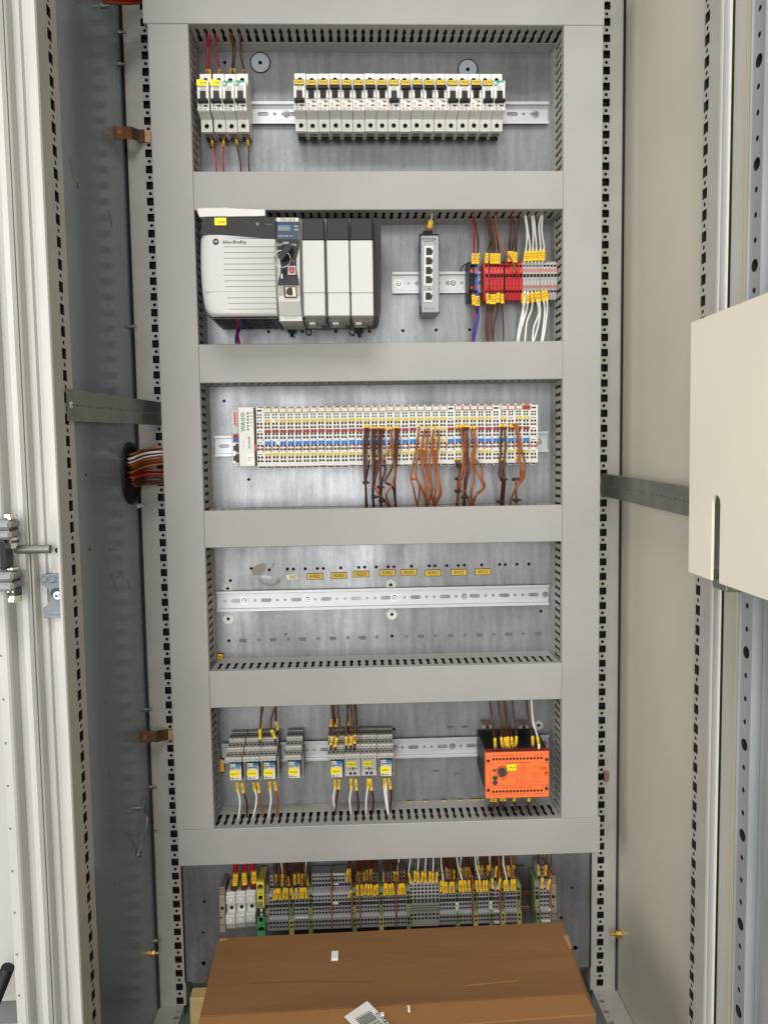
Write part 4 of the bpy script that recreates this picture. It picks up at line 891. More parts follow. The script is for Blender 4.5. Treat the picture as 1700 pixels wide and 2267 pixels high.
# ================================================================== network switch
def PC(x, y, Y): return at(*vC(x, y), Y)
sw = thing('network_switch', 'slim grey five-port network switch with a yellow tag on its top cable', 'network switch', PC(440, 990, -.03))
p, q = PC(360, 318, -.058), PC(525, 992, -.058)
b = MB(); b.box(p.x, q.x, -.058, -.008, q.z, p.z, c=.0012); part(b, 'case', ['switch_grey'], sw, world=True)
for y in (425, 965, 340):
    b = MB(); zz = PC(360, y, -.05).z; b.box(p.x-.0012, q.x+.0012, -.050, -.04, zz-.006, zz+.006); part(b, 'side_clip', ['black_plastic'], sw, world=True)
b = MB(); u, v = PC(378, 284, -.045), PC(463, 318, -.045); b.box(u.x, v.x, -.050, -.025, v.z, u.z, c=.0006); part(b, 'power_plug', ['black_plastic'], sw, world=True)
text('Allen-Bradley', .0042, 'ink', sw, PC(428, 346, -.0583), world=True); text('Stratix 2000', .0034, 'ink', sw, PC(435, 367, -.0583), world=True); text('1783-US5T', .0042, 'ink_grey', sw, PC(433, 959, -.0583), world=True)
for y0, y1, x0, x1 in ((408, 758, 392, 470), (806, 900, 388, 462)):
    b = MB(); b.py(poly_xz(vC, [(x0, y0), (x1, y0), (x1-6 if y1-y0 > 200 else x1, y1), (x0-4 if y1-y0 > 200 else x0, y1)], -.0585), -.0587, -.0575); part(b, 'port_frame', ['paper_white'], sw, world=True)
for y in (460, 543, 627, 708, 852):
    dx = -(y-460)*.013; b = MB(); b.py(poly_xz(vC, [(x+dx, y+dy) for x, dy in ((408, -34), (452, -34), (452, -20), (466, -18), (466, 12), (460, 14), (460, 28), (408, 30))], -.0590), -.0591, -.0580); part(b, 'network_port', ['port_black'], sw, world=True)
for y in (352, 387): b = MB(); b.cyl(PC(486, y, -.058), (0, -1, 0), .001, .0005, 8); part(b, 'status_led', ['led_dark'], sw, world=True)
b = MB(); b.py(poly_xz(vC, [(420, 795), (437, 768), (454, 795)], -.0583), -.0584, -.058); part(b, 'printed_triangle', ['ink_grey'], sw, world=True)
pw('switch_cable', 'grey cable with yellow tag entering the top of the network switch', 'w', vC, [(458, 100, -.06), (458, 150, -.05), (448, 190, -.042), (440, 250, -.038), (428, 292, -.038)], .0016, [(450, 188, 436, 258, -.040, .0085, ''), (438, 252, 428, 285, -.039, .0045, '', 'red_lever')], None)
# ================================================================== rail terminals in row two
def rail_term(mats, wd):
    """profile terminal: mats = body, cell wall, hole, lever"""
    b = MB(); h = wd/2-.00012
    b.px([(-.008, -.0290), (-.038, -.0300), (-.0405, -.0225), (-.0450, -.0085), (-.0450, .0105), (-.0405, .0265), (-.036, .0300), (-.008, .0290)], -h, h, 0, skip=(1, 2, 3, 4))
    fl = lambda u, v, d: (u, -.0405-.0045*(v+.0225)/.014+d, v); fu = lambda u, v, d: (u, -.0450+.0045*(v-.0105)/.016+d, v)
    b.quad((-h, h, -.0300, -.0225), lambda u, v, d: (u, -.038-.0025*(v+.03)/.0075, v), 0)
    b.hole((-h, h, -.0225, -.0140), circ(0, -.0178, .0021, 10), fl, .006, 0, 1, 1); b.hole((-h, h, -.0140, -.0085), sqr(0, -.0112, .0019, .0022), fl, .0006, 0, 0, 2)
    fm = front(-.0450); b.hole((-h, h, -.0085, .0020), sqr(0, -.0030, .0021, .0042), fm, .0008, 0, 0, 0); b.hole((-h, h, .0020, .0105), sqr(0, .0062, .0020, .0026), fm, .004, 0, 1, 1)
    b.hole((-h, h, .0105, .0180), sqr(0, .0145, .0019, .0029), fu, .0006, 0, 0, 2); b.hole((-h, h, .0180, .0265), circ(0, .0222, .0021, 10), fu, .006, 0, 1, 1)
    return b.mesh('terminal_block', mats)
zt2 = PC(1000, 707, -.045).z
RT = {}
def rterm(x, mats, label, group, wd=.0052):
    k = (tuple(mats), wd)
    if k not in RT: RT[k] = rail_term(mats, wd)
    o = link(bpy.data.objects.new('terminal_block', RT[k])); o.location = (PC(x, 707, -.045).x, 0, zt2); o['label'] = label; o['category'] = 'terminal block'; o['group'] = group; return o
GT = 'terminal blocks right of the network switch'
rterm(806, ('black_plastic', 'rubber_black', 'red_lever'), 'black rail terminal left of the blue terminal', GT, .0100)
rterm(843, ('blue_plastic', 'rubber_black', 'red_lever'), 'single blue rail terminal beside the black one', GT, .0062)
rterm(937, ('red_plastic', 'hole_dark', 'red_lever'), 'bright red rail terminal standing first, left of the black divider', GT, .0082)
b = MB(); p, q = PC(958, 560, -.044), PC(963, 870, -.044); b.box(p.x-.0004, q.x+.0002, -.0455, -.01, zt2-.030, zt2+.030); solo(b, 'terminal_divider', ['black_plastic'], 'thin black divider between the first red terminal and its neighbours', 'divider', p)
for k in range(4): rterm(980+k*30.5, ('red_plastic', 'hole_dark', 'red_lever'), f'red rail terminal in the group of four, {nth(k)} from its left', GT)
b = MB(); p = PC(1092, 560, -.044); b.box(p.x-.0006, p.x+.0005, -.0455, -.01, zt2-.030, zt2+.030); solo(b, 'terminal_divider', ['black_plastic'], 'thin black divider between the two red terminal groups', 'divider', p)
for k in range(5): rterm(1114+k*30.3, ('red_plastic', 'hole_dark', 'red_lever'), f'red rail terminal in the group of five, {nth(k)} from its left', GT)
for k in range(10): rterm(1267+k*29.9+(3 if k > 4 else 0), ('term_light', 'hole_dark', 'orange_lever'), f'grey rail terminal with salmon levers, {nth(k)} from the red ones', GT)
GW = 'wires at the rail terminals beside the switch'
def rowwires(tops, tag):
    for k, (c, pts, mk, tx) in enumerate(tops): pw('terminal_wire', f'{WC[c][1]} wire {tag}, {nth(k)} from the left', c, vC, pts, .0015, [mk+(-.0435, .0056, tx)], GW)
U = -.043
rowwires([('r', [(800, 80, -.05), (812, 150, -.045), (828, 260, -.035), (826, 400, -.035), (822, 500, U), (826, 590, -.038)], (822, 478, 820, 568), '12a-9'), ('b', [(806, 80, -.05), (822, 160, -.044), (848, 270, -.035), (862, 380, -.035), (858, 480, U), (845, 590, -.038)], (863, 478, 855, 568), '12a-2'),
    ('b', [(925, 80, -.05), (935, 160, -.044), (955, 280, -.036), (968, 380, -.034), (942, 470, U), (938, 600, -.038)], (940, 474, 936, 562), '13-7'), ('b', [(935, 80, -.05), (945, 160, -.044), (975, 300, -.036), (985, 400, -.034), (982, 470, U), (980, 600, -.038)], (982, 478, 979, 566), '13-7'),
    ('b', [(940, 80, -.05), (955, 160, -.044), (990, 300, -.036), (1005, 400, -.034), (1008, 470, U), (1010, 600, -.038)], (1014, 478, 1012, 566), '13-7'), ('b', [(1000, 80, -.05), (1010, 160, -.044), (1020, 300, -.036), (1035, 400, -.034), (1042, 470, U), (1042, 600, -.038)], (1044, 478, 1042, 566), '13-7'),
    ('o', [(1006, 80, -.05), (1015, 170, -.046), (1030, 300, -.050), (1075, 430, -.054), (1150, 530, -.056), (1190, 610, -.055), (1205, 670, -.048)], (1134, 500, 1134, 502), ''),
    ('d', [(1148, 80, -.05), (1148, 170, -.044), (1145, 300, -.036), (1138, 400, -.034), (1134, 460, U), (1132, 590, -.038)], (1136, 458, 1134, 548), '14-6'), ('b', [(1155, 80, -.05), (1165, 170, -.044), (1182, 280, -.036), (1168, 400, -.034), (1158, 460, U), (1160, 590, -.038)], (1160, 460, 1158, 548), '13-6'),
    ('d', [(1222, 80, -.05), (1222, 170, -.044), (1205, 280, -.036), (1192, 400, -.034), (1192, 465, U), (1188, 590, -.038)], (1193, 468, 1188, 556), '13-6'),
    ('w', [(1270, 80, -.05), (1272, 150, -.044), (1290, 280, -.036), (1286, 400, -.034), (1278, 460, U), (1266, 590, -.038)], (1282, 458, 1272, 544), '13-2'), ('w', [(1275, 80, -.05), (1280, 150, -.044), (1298, 280, -.036), (1315, 400, -.034), (1312, 460, U), (1297, 590, -.038)], (1312, 458, 1305, 544), '13-2'),
    ('w', [(1335, 80, -.05), (1332, 150, -.044), (1345, 280, -.036), (1342, 400, -.034), (1340, 455, U), (1328, 590, -.038)], (1342, 454, 1335, 540), '13-2'), ('w', [(1350, 80, -.05), (1350, 150, -.044), (1362, 280, -.036), (1372, 400, -.034), (1370, 455, U), (1360, 590, -.038)], (1375, 454, 1366, 540), '13-2'),
    ('w', [(1412, 80, -.05), (1410, 150, -.044), (1395, 250, -.036), (1408, 400, -.034), (1406, 450, U), (1390, 590, -.038)], (1408, 450, 1400, 536), '13-2'), ('w', [(1425, 80, -.05), (1425, 150, -.044), (1420, 280, -.036), (1438, 400, -.034), (1436, 455, U), (1420, 590, -.038)], (1438, 454, 1432, 538), '13-2')], 'rising above the rail terminals')
L_ = -.044
rowwires([('r', [(818, 800, -.039), (826, 900, L_), (835, 960, -.036), (825, 1100, -.034), (808, 1230, -.04), (800, 1300, -.05)], (820, 838, 824, 925), '12a-9'), ('l', [(842, 790, -.039), (860, 840, L_), (850, 960, -.036), (835, 1060, -.034), (812, 1230, -.04), (806, 1300, -.05)], (850, 850, 848, 935), '12a-2'),
    ('l', [(850, 790, -.039), (868, 840, L_), (862, 960, -.038), (860, 1060, -.034), (828, 1220, -.04), (812, 1300, -.05)], (860, 850, 862, 934), '12a-2'),
    ('b', [(935, 800, -.039), (945, 900, L_), (942, 980, -.036), (930, 1100, -.034), (938, 1250, -.04), (938, 1310, -.05)], (945, 828, 949, 914), '13-7'), ('b', [(978, 800, -.039), (978, 900, L_), (965, 980, -.036), (950, 1100, -.034), (955, 1250, -.04), (955, 1310, -.05)], (978, 836, 978, 920), '13-7'),
    ('b', [(1008, 800, -.039), (1004, 900, L_), (985, 980, -.036), (975, 1100, -.034), (985, 1250, -.04), (985, 1310, -.05)], (1008, 836, 1002, 920), '13-7'), ('b', [(1040, 800, -.039), (1038, 900, L_), (1030, 980, -.036), (1000, 1100, -.034), (995, 1250, -.04), (995, 1310, -.05)], (1040, 822, 1036, 906), '13-7'),
    ('b', [(1072, 800, -.039), (1074, 900, L_), (1072, 980, -.036), (1082, 1120, -.034), (1082, 1250, -.04), (1080, 1310, -.05)], (1073, 832, 1075, 914), '13-7'),
    ('w', [(1266, 795, -.039), (1258, 900, L_), (1250, 980, -.036), (1220, 1130, -.034), (1205, 1250, -.04), (1200, 1310, -.05)], (1256, 830, 1258, 912), '13-2'), ('w', [(1272, 795, -.039), (1268, 900, -.046), (1262, 980, -.036), (1240, 1120, -.034), (1218, 1250, -.04), (1215, 1310, -.05)], (1266, 826, 1266, 828), ''),
    ('w', [(1297, 795, -.039), (1296, 900, L_), (1285, 980, -.036), (1255, 1080, -.034), (1222, 1200, -.04), (1210, 1310, -.05)], (1300, 830, 1295, 914), '13-2'), ('w', [(1328, 795, -.039), (1338, 880, L_), (1330, 970, -.036), (1288, 1080, -.034), (1272, 1250, -.04), (1270, 1310, -.05)], (1336, 822, 1340, 902), '13-2'),
    ('w', [(1360, 795, -.039), (1378, 890, L_), (1395, 1000, -.036), (1350, 1120, -.034), (1338, 1250, -.04), (1338, 1310, -.05)], (1370, 814, 1382, 898), '13-2'), ('w', [(1388, 795, -.039), (1398, 890, L_), (1405, 1000, -.036), (1385, 1120, -.034), (1348, 1250, -.04), (1345, 1310, -.05)], (1392, 814, 1400, 896), '13-2'),
    ('w', [(1420, 795, -.039), (1436, 890, L_), (1445, 980, -.036), (1432, 1130, -.034), (1415, 1250, -.04), (1412, 1310, -.05)], (1428, 806, 1440, 892), '13-2'), ('w', [(1448, 795, -.039), (1464, 880, L_), (1466, 980, -.036), (1448, 1130, -.034), (1428, 1250, -.04), (1425, 1310, -.05)], (1456, 800, 1468, 882), '13-2')], 'hanging below the rail terminals')
pw('loop_wire', 'thin brown loop of wire left of the black rail terminal', 'd', vC, [(712, 630, -.008), (720, 600, -.018), (750, 572, -.028), (785, 562, -.034), (800, 575, -.036)], .0011, (), None)
# ================================================================== long white module row
IP = .012; YI = -.066
pL, pR = at(*vd(490, 525), YI), at(*ve(1290, 468), YI)          # centre lines of the first and the last module
NM = 37; zI = (at(*vd(490, 522), YI).z+at(*ve(1290, 490), YI).z)/2
xI = lambda i: pL.x+(pR.x-pL.x)*i/(NM-1)
k_ = .0001106
def zy(y): return -(y-522)*k_
CXS = (-.0034, .0016)
def io_body():
    b = MB(); h = IP/2-.00012; fn = front(YI)
    b.px([(-.010, zy(930)), (YI+.0015, zy(935)), (YI, zy(928)), (YI, zy(112)), (YI+.0015, zy(105)), (-.010, zy(110))], -h, h, 0, skip=(2,))
    rows = [(112, 182, None), (182, 312, None), (312, 352, 's'), (352, 412, 'c'), (412, 455, None), (455, 497, 's'), (497, 556, 'c'), (556, 620, None), (620, 660, 's'), (660, 722, 'c'), (722, 785, None), (785, 826, 's'), (826, 886, 'c'), (886, 928, None)]
    mid = (CXS[0]+CXS[1])/2
    for a, c, kd in rows:
        za, zc = zy(c), zy(a)
        if not kd: b.quad((-h, h, za, zc), fn); continue
        m = (za+zc)/2
        for (u0, u1), cx in (((-h, mid), CXS[0]), ((mid, CXS[1]+.0026), CXS[1])):
            b.hole((u0, u1, za, zc), sqr(cx, m, .0016, .0018) if kd == 's' else circ(cx, m, .00215, 10), fn, .006, 0, 1, 1)
            if kd == 'c': b.box(cx-.0003, cx+.0012, YI+.0012, YI+.003, m+.0001, m+.0011, 3)
        b.quad((CXS[1]+.0026, h, za, zc), fn)
    b.box(-h, h*.3, YI+.004, -.02, zy(108), zy(88), 0); b.box(-h*.5, h*.5, YI+.003, YI+.006, zy(105), zy(92), 2); b.box(-h*.9, h*.6, YI+.004, -.02, zy(960), zy(934), 0); b.box(-h*.6, h*.5, YI+.003, YI+.006, zy(952), zy(936), 2)
    for y in (563, 727): b.box(h*.45, h*.85, YI-.0002, YI+.001, zy(y+5), zy(y-5), 2)
    b.box(-h+.0015, h-.003, YI-.0002, YI+.001, zy(903), zy(897), 3)
    return b.mesh('body', ['io_white', 'hole_dark', 'ink', 'io_grey'])
IOB = io_body()
def strip(y0, y1, half=None):
    b = MB(); lo, hi = -.0054, .0042
    segs = [(-.0055, -.0006), (-.0004, .0048)] if half is None else ([(-.0055, -.0006)] if half == 0 else [(-.0004, .0048)])
    for a, c in segs: b.box(a, c, YI-.0007, YI+.0002, zy(y1), zy(y0), 0, c=.0002); b.box((a+c)/2-.0003, (a+c)/2+.0003, YI-.0008, YI-.0006, zy(y1)+.0012, zy(y0)-.0010, 1)
    return b
def dash(y):
    b = MB(); b.box(-.0044, .0026, YI-.0003, YI+.0002, zy(y+6), zy(y-4)); return b
STR = {}
def strips(kind, y0, y1, half=None):
    k = (kind, y0, half)
    if k not in STR: STR[k] = strip(y0, y1, half).mesh('marker_strip', ['strip_'+kind, 'ink'])
    return STR[k]
DSH = {y: dash(y).mesh('strip_slot', ['duct_dark']) for y in (288, 433, 598, 762)}
m_ = MB(); m_.box(.0033, .0055, YI-.0016, YI+.001, zy(712), zy(632), c=.0004); TAB = m_.mesh('release_tab', ['orange_lever'])
def leds(mt):
    b = MB()
    for x in (-.0032, .0012):
        for y in (205, 243): b.cyl((x, YI+.0002, zy(y)), (0, -1, 0), .0017, .0005, 10, mcap=0)
    return b.mesh('led_lens', [mt])
LG, LD = leds('led_green'), leds('led_dark')
m_ = MB(); m_.box(-.0042, .0030, YI-.0003, YI+.0002, zy(160), zy(134)); BLK = m_.mesh('marker_slot', ['duct_dark'])
def io(i, kind, mark, label):
    t = thing('io_module', label, 'io module', (xI(i), random.uniform(-.0004, .0004), zI+random.uniform(-.0003, .0003)), 'white modules on the middle rail')
    part(IOB, 'body', 0, t)
    part(LD if kind in ('power', 'blank', 'end') else LG, 'led_lens', 0, t)
    part(TAB, 'release_tab', 0, t)
    if kind in ('power', 'blank', 'end'): part(BLK, 'marker_slot', 0, t)
    else:
        fr = {'cream': 'tan_frame', 'pale': 'switch_grey', 'red': 'marker_red', 'solid': 'marker_red'}[kind]
        b = MB(); b.box(-.0058, .0056, YI-.0022, YI+.001, zy(172), zy(114), 0, c=.0006)
        if kind != 'solid':
            for a, c in ((-.0050, -.0006), (.0000, .0046)): b.box(a, c, YI-.0026, YI-.002, zy(164), zy(124), 1)
        g = part(b, 'group_marker', [fr, 'marker_white'], t)
        if kind != 'solid':
            text(mark[0], .0030, 'ink', g, (-.0028, YI-.0028, zy(143))); text(mark[1], .0030, 'ink', g, (.0023, YI-.0028, zy(143)))
    R4 = {'power': '----', 'end': '----', 'blank': '-rb-', 'pale': 'yyby', 'cream': 'yrby', 'red': 'yrby', 'solid': 'yrby'}[kind]
    if kind == 'pale': R4 = 'y-yy' if mark[2] else 'yyyy'
    if i == 33: R4 = '-rby'
    for (y0, y1, yd), c in zip(((267, 313, 288), (414, 458, 433), (576, 626, 598), (742, 789, 762)), R4):
        if c == '-': part(DSH[yd], 'strip_slot', 0, t); continue
        kd = {'y': 'yellow', 'r': 'red', 'b': 'blue'}[c]; half = None
        if i == 2 and c == 'y' and y0 == 267: half = 1
        if i == 2 and c == 'b': half = 0
        part(strips(kd, y0, y1, half), 'marker_strip', 0, t)
    return t
for i in range(NM):
    if i == 0: io(i, 'power', None, 'white module without coloured strips next to the fieldbus coupler')
    elif i <= 20: io(i, 'cream', ('%02d' % (i // 4), '%02d' % (i-1)), f'white terminal module with cream marker {i-1:02d}, {nth(i-1)} with a cream marker')
    elif i <= 24: io(i, 'pale', ('40', '%02d' % (i-21), i < 24), f'white terminal module with pale grey marker, {nth(i-21)} of the four after the cream markers')
    elif i == 25: io(i, 'blank', None, 'white module without a top marker left of the red-marked modules')
    elif i <= 30: io(i, 'red', ('30', '%02d' % (i-26)), f'white terminal module with red framed marker {i-26:02d}, {nth(i-26)} of five')
    elif i == 31: io(i, 'blank', None, 'white module without a top marker between the two red-marked groups')
    elif i <= 34: io(i, 'red', ('30', '%02d' % (i-27)), f'white terminal module with red framed marker, {nth(i-32)} of the right-hand three')
    elif i == 35: io(i, 'solid', None, 'white terminal module with a solid red marker')
    else: io(i, 'end', None, 'plain white end module closing the right end of the long module row')
# fieldbus coupler at the left end
def PD(x, y, Y=YI): return at(*vd(x, y), Y)
cp = thing('fieldbus_coupler', 'white fieldbus coupler with green lettering and two network ports at the left end', 'coupler', PD(300, 950))
p, q = PD(172, 106), PD(432, 948); b = MB(); b.box(p.x, q.x-.0022, YI-.002, -.010, q.z+.001, p.z, c=.0006); part(b, 'housing', ['io_white'], cp, world=True)
p, q = PD(60, 128, -.058), PD(176, 940, -.058); pm = PD(60, 480, -.058); b = MB(); b.box(p.x, q.x+.001, -.054, -.010, pm.z, p.z, c=.0005); b.box(p.x+.001, q.x+.001, -.058, -.010, q.z, pm.z-.0004, c=.0005); part(b, 'side_housing', ['io_grey'], cp, world=True)
p, q = PD(114, 172, -.055), PD(172, 356, -.055); b = MB(); b.box(p.x, q.x, -.0552, -.053, q.z, p.z)
dipo = part(b, 'dip_switch', ['ind_red'], cp, world=True)
for k in range(8): z = p.z-(k+.5)*(p.z-q.z)/8; b = MB(); b.box(p.x+.003, q.x-.0002, -.0562, -.055, z-.0006, z+.0006); part(b, 'switch_lever', ['marker_white'], dipo, world=True)
for y0, y1, mt in ((488, 540, 'strip_red'), (540, 596, 'blue_plastic')):
    p, q = PD(102, y0, -.059), PD(178, y1, -.059); b = MB(); b.box(p.x, q.x, -.0600, -.057, q.z, p.z, c=.0003); b.box(p.x+.003, q.x-.003, -.0604, -.0598, (p.z+q.z)/2-.001, (p.z+q.z)/2+.001, 1); part(b, 'supply_terminal', [mt, 'hole_dark'], cp, world=True)
for y in (685, 830):
    b = MB(); b.py(poly_xz(vd, [(95, y-72), (185, y-72), (190, y+68), (100, y+68)], -.0592), -.0592, -.057); o = part(b, 'network_port', ['marker_white'], cp, world=True)
    b = MB(); b.py(poly_xz(vd, [(104, y-40), (134, y-36), (136, y-56), (150, y-66), (188, y-66), (190, y+58), (152, y+60), (136, y+36), (106, y+34)], -.0596), -.0597, -.058); part(b, 'jack', ['port_black'], o, world=True)
text('WAGO', .0094, 'ink_green', cp, PD(242, 316, YI-.0023), rot=90, world=True, sx=.95); text('WAGO', .0094, 'ink_green', cp, PD(244, 313, YI-.0024), rot=90, world=True, sx=.95); text('EtherNet/IP', .0046, 'ink_blue', cp, PD(330, 600, YI-.0023), rot=90, world=True, sx=.85)
text('750-363', .0034, 'io_grey', cp, PD(250, 620, YI-.0023), rot=90, world=True)
for k, y in enumerate((190, 236, 280, 325, 371, 416)):
    p = PD(311, y, YI-.002); b = MB(); b.box(p.x-.0014, p.x+.0014, YI-.0024, YI-.0018, p.z-.0015, p.z+.0015); part(b, 'status_led', ['led_dark'], cp, world=True)
    if k < 5: text(('LINK1', 'LINK2', 'MS', 'NS', 'I/O')[k], .0026, 'ink_grey', cp, PD(358, y-6, YI-.0023), world=True)
text('Connect', .0024, 'ink_grey', cp, PD(235, 186, YI-.0023), world=True)
p, q = PD(290, 776, YI-.002), PD(404, 915, YI-.002); b = MB(); b.box(p.x, q.x, YI-.0025, YI-.0019, q.z, p.z, 0); o = part(b, 'type_label', ['marker_white'], cp, world=True)
for k, (y, L) in enumerate(((816, 90), (838, 50), (862, 60))): p = PD(300, y, YI-.0025); b = MB(); b.box(p.x, p.x+L*k_, YI-.0027, YI-.0024, p.z-.0004, p.z+.0004); part(b, 'printed_line', ['ink_grey'], o, world=True)
p, q = PD(408, 632, YI-.002), PD(438, 720, YI-.002); b = MB(); b.box(p.x, q.x, YI-.0030, YI-.001, q.z, p.z, c=.0004); part(b, 'release_tab', ['red_lever'], cp, world=True)
# wires of the module row
A1, A2, A3, A4 = -.070, -.082, -.070, -.048
def mw(label_c, pts, st=True):
    n = len(pts); P = []
    for i, (x, y) in enumerate(pts):
        Y = -.062 if i == 0 else (-.080 if i == 1 else (-.050 if i >= n-1 else -.076-.006*((i*7+int(x)) % 3)/2))
        P.append((x, y, Y))
    P.append((pts[-1][0]+2, pts[-1][1]+45, -.045)); return label_c, P
RW = [mw('d', q) for q in ([(95, 385), (95, 450), (90, 600), (95, 790), (103, 870), (105, 1010)], [(118, 385), (118, 450), (105, 600), (100, 790), (110, 1010)], [(123, 650), (125, 672), (118, 730), (102, 830), (112, 1010)], [(154, 400), (152, 440), (155, 600), (160, 800), (155, 900), (165, 1010)],
     [(178, 400), (175, 440), (172, 600), (165, 800), (158, 900), (160, 1010)], [(186, 645), (186, 670), (180, 750), (160, 850), (160, 1010)], [(213, 398), (205, 440), (205, 600), (215, 800), (212, 900), (220, 1010)], [(236, 400), (228, 440), (218, 600), (214, 800), (222, 1010)], [(243, 640), (247, 670), (250, 740), (225, 830), (218, 1010)],
     [(328, 395), (330, 440), (325, 600), (300, 720), (250, 815), (310, 860), (330, 1000)], [(350, 395), (348, 440), (342, 600), (330, 740), (325, 830), (332, 1000)])]
RW += [mw('o', q) for q in ([(272, 402), (295, 440), (285, 560), (205, 700), (170, 830), (195, 900), (272, 1000)], [(296, 402), (300, 450), (305, 600), (325, 740), (298, 850), (260, 920), (285, 1000)], [(505, 385), (508, 430), (490, 560), (462, 700), (450, 790), (470, 880), (495, 1000)], [(508, 565), (510, 590), (488, 690), (490, 780), (515, 870), (500, 1000)],
     [(556, 400), (550, 440), (530, 560), (530, 680), (555, 800), (560, 900), (565, 1000)], [(582, 395), (580, 440), (565, 600), (570, 750), (600, 860), (580, 950), (570, 1000)], [(545, 565), (545, 600), (540, 700), (550, 800), (600, 900), (625, 1000)], [(622, 400), (618, 450), (603, 560), (590, 700), (600, 830), (610, 880), (575, 1000)],
     [(645, 398), (662, 440), (660, 500), (645, 600), (655, 750), (680, 900), (632, 1000)], [(632, 565), (636, 600), (640, 700), (660, 780), (668, 900), (625, 1000)], [(630, 470), (618, 520), (620, 640), (640, 800), (635, 900), (618, 1000)], [(460, 770), (452, 792), (495, 805), (535, 880), (570, 990)],
     [(795, 388), (832, 425), (850, 560), (845, 680), (832, 770), (812, 830), (800, 1000)], [(818, 388), (855, 440), (865, 600), (852, 720), (825, 850), (805, 1000)], [(905, 395), (912, 440), (925, 560), (905, 700), (870, 820), (865, 900), (905, 1000)], [(932, 395), (938, 440), (942, 560), (925, 680), (935, 800), (910, 880), (915, 1000)],
     [(910, 645), (918, 670), (940, 720), (1000, 850), (960, 900), (918, 1000)], [(935, 640), (955, 662), (988, 710), (995, 800), (1010, 860), (940, 930), (910, 1000)], [(1208, 382), (1245, 388), (1265, 470), (1272, 580), (1288, 700), (1282, 780), (1252, 820), (1255, 960)], [(1228, 380), (1262, 395), (1290, 560), (1320, 680), (1310, 790), (1250, 860), (1205, 990)],
     [(1252, 632), (1270, 660), (1296, 720), (1300, 780), (1245, 880), (1208, 990)])]
RW += [mw('d', q) for q in ([(852, 385), (852, 430), (862, 560), (880, 700), (862, 800), (857, 1000)], [(876, 385), (878, 430), (882, 560), (890, 720), (868, 850), (850, 1000)], [(792, 642), (795, 665), (805, 700), (832, 760), (818, 850), (797, 1000)], [(816, 642), (820, 670), (832, 720), (812, 800), (803, 1000)],
     [(1138, 382), (1138, 430), (1135, 560), (1125, 700), (1122, 775), (1150, 802), (1135, 965)], [(1164, 380), (1168, 430), (1170, 560), (1160, 680), (1165, 800), (1150, 970)], [(1145, 642), (1148, 680), (1140, 760), (1160, 810), (1148, 965)], [(1166, 645), (1164, 680), (1158, 760), (1166, 810), (1155, 965)])]
order = sorted(range(len(RW)), key=lambda i: RW[i][1][0][0]); cn = {}
for i in order:
    c, P = RW[i]; cn[c] = cn.get(c, 0)+1; nm = {'d': 'dark brown', 'o': 'orange-brown'}[c]
    o = pw('module_wire', f'{nm} wire hanging from the white module row, {nth(cn[c]-1)} {nm} one from the left', c, vE, P, .0019 if c == 'd' else .0017, [(P[0][0], P[0][1]-6, P[0][0]*.65+P[1][0]*.35, P[0][1]+18, -.072, .0040, '')], 'wires hanging from the white module row')
for k, (x, y, a) in enumerate(((100, 825, 24), (170, 935, 30), (212, 860, 26), (228, 962, 34), (810, 795, 26), (806, 890, 26), (860, 937, 30), (1155, 800, 26), (1132, 970, 28), (1250, 800, 24), (1258, 960, 28))):
    p, q = at(*vE(x-a*.6, y), -.082), at(*vE(x+a*.6, y), -.082); c = (p+q)/2; b = MB(); b.ring(c+Vector((0, .006, 0)), (0, .2, 1), (q.x-p.x)/2, .0017, 14, 6, ez=1.5); b.box(q.x-.001, q.x+.004, c.y-.001, c.y+.004, c.z-.0015, c.z+.0015, c=.0004)
    solo(b, 'cable_tie', ['tie_black'], f'black cable tie around the hanging module wires, {nth(k)} from the left', 'cable tie', c, 'black cable ties')
# ================================================================== amber labels on the plate
for s, x, y in (('A1823', 520, 174), ('A2023', 627, 171), ('A2223', 728, 164), ('A2423', 845, 158), ('A2623', 941, 156), ('A2823', 1048, 159), ('A3023', 1165, 156), ('A3223', 1272, 154)):
    p = at(*vF(x, y), -.0012); hw, hh = .0135, .0054; b = MB(); b.box(p.x-hw, p.x+hw, -.0011, -.0002, p.z-hh, p.z+hh, 1); b.box(p.x-hw+.0009, p.x+hw-.0009, -.0014, -.0010, p.z-hh+.0009, p.z+hh-.0009, 0)
    o = solo(b, 'plate_label', ['label_amber', 'ink'], f'amber tag reading {s} stuck above the bare rail', 'label', p, 'amber tags above the bare rail'); text(s, .0078, 'ink', o, p+Vector((0, -.0004, 0)), rot=random.uniform(-1.5, .5), world=True, sx=.86)
p = at(*vF(420, 177), -.001); b = MB(); b.py(poly_xz(vF, [(390, 168), (440, 164), (443, 186), (396, 190)], -.0004), -.0006, -.0002); b.py(poly_xz(vF, [(404, 170), (437, 168), (436, 184), (408, 187)], -.0006), -.0008, -.0005, 1); solo(b, 'faded_label', ['marker_white', 'strip_yellow'], 'torn faded yellow label remnant left of tag A1823', 'label', p)
def edge_label(pts, s, label, Y, rot, ts, z, tp):
    P = poly_xz(z, pts, Y); b = MB(); b.py(P, Y, Y+.0008, 1); cx = sum(a for a, _ in P)/4; cz = sum(c for _, c in P)/4
    b.py([(cx+(a-cx)*.86, cz+(c-cz)*.86) for a, c in P], Y-.0003, Y, 0); p = Vector((cx, Y, cz)); o = solo(b, 'duct_label', ['label_amber', 'ink'], label, 'label', p, 'amber tags tucked along the ducts')
    if s: q = at(*z(*tp), Y-.0005); text(s, ts, 'ink', o, q, rot=rot, world=True, sx=.9)
edge_label([(557, 1500), (652, 1500), (652, 1640), (557, 1640)], '05', 'amber tag reading 05 upright in the lower left corner of the bare rail row', -.006, 90, .0085, vm, (605, 1565))
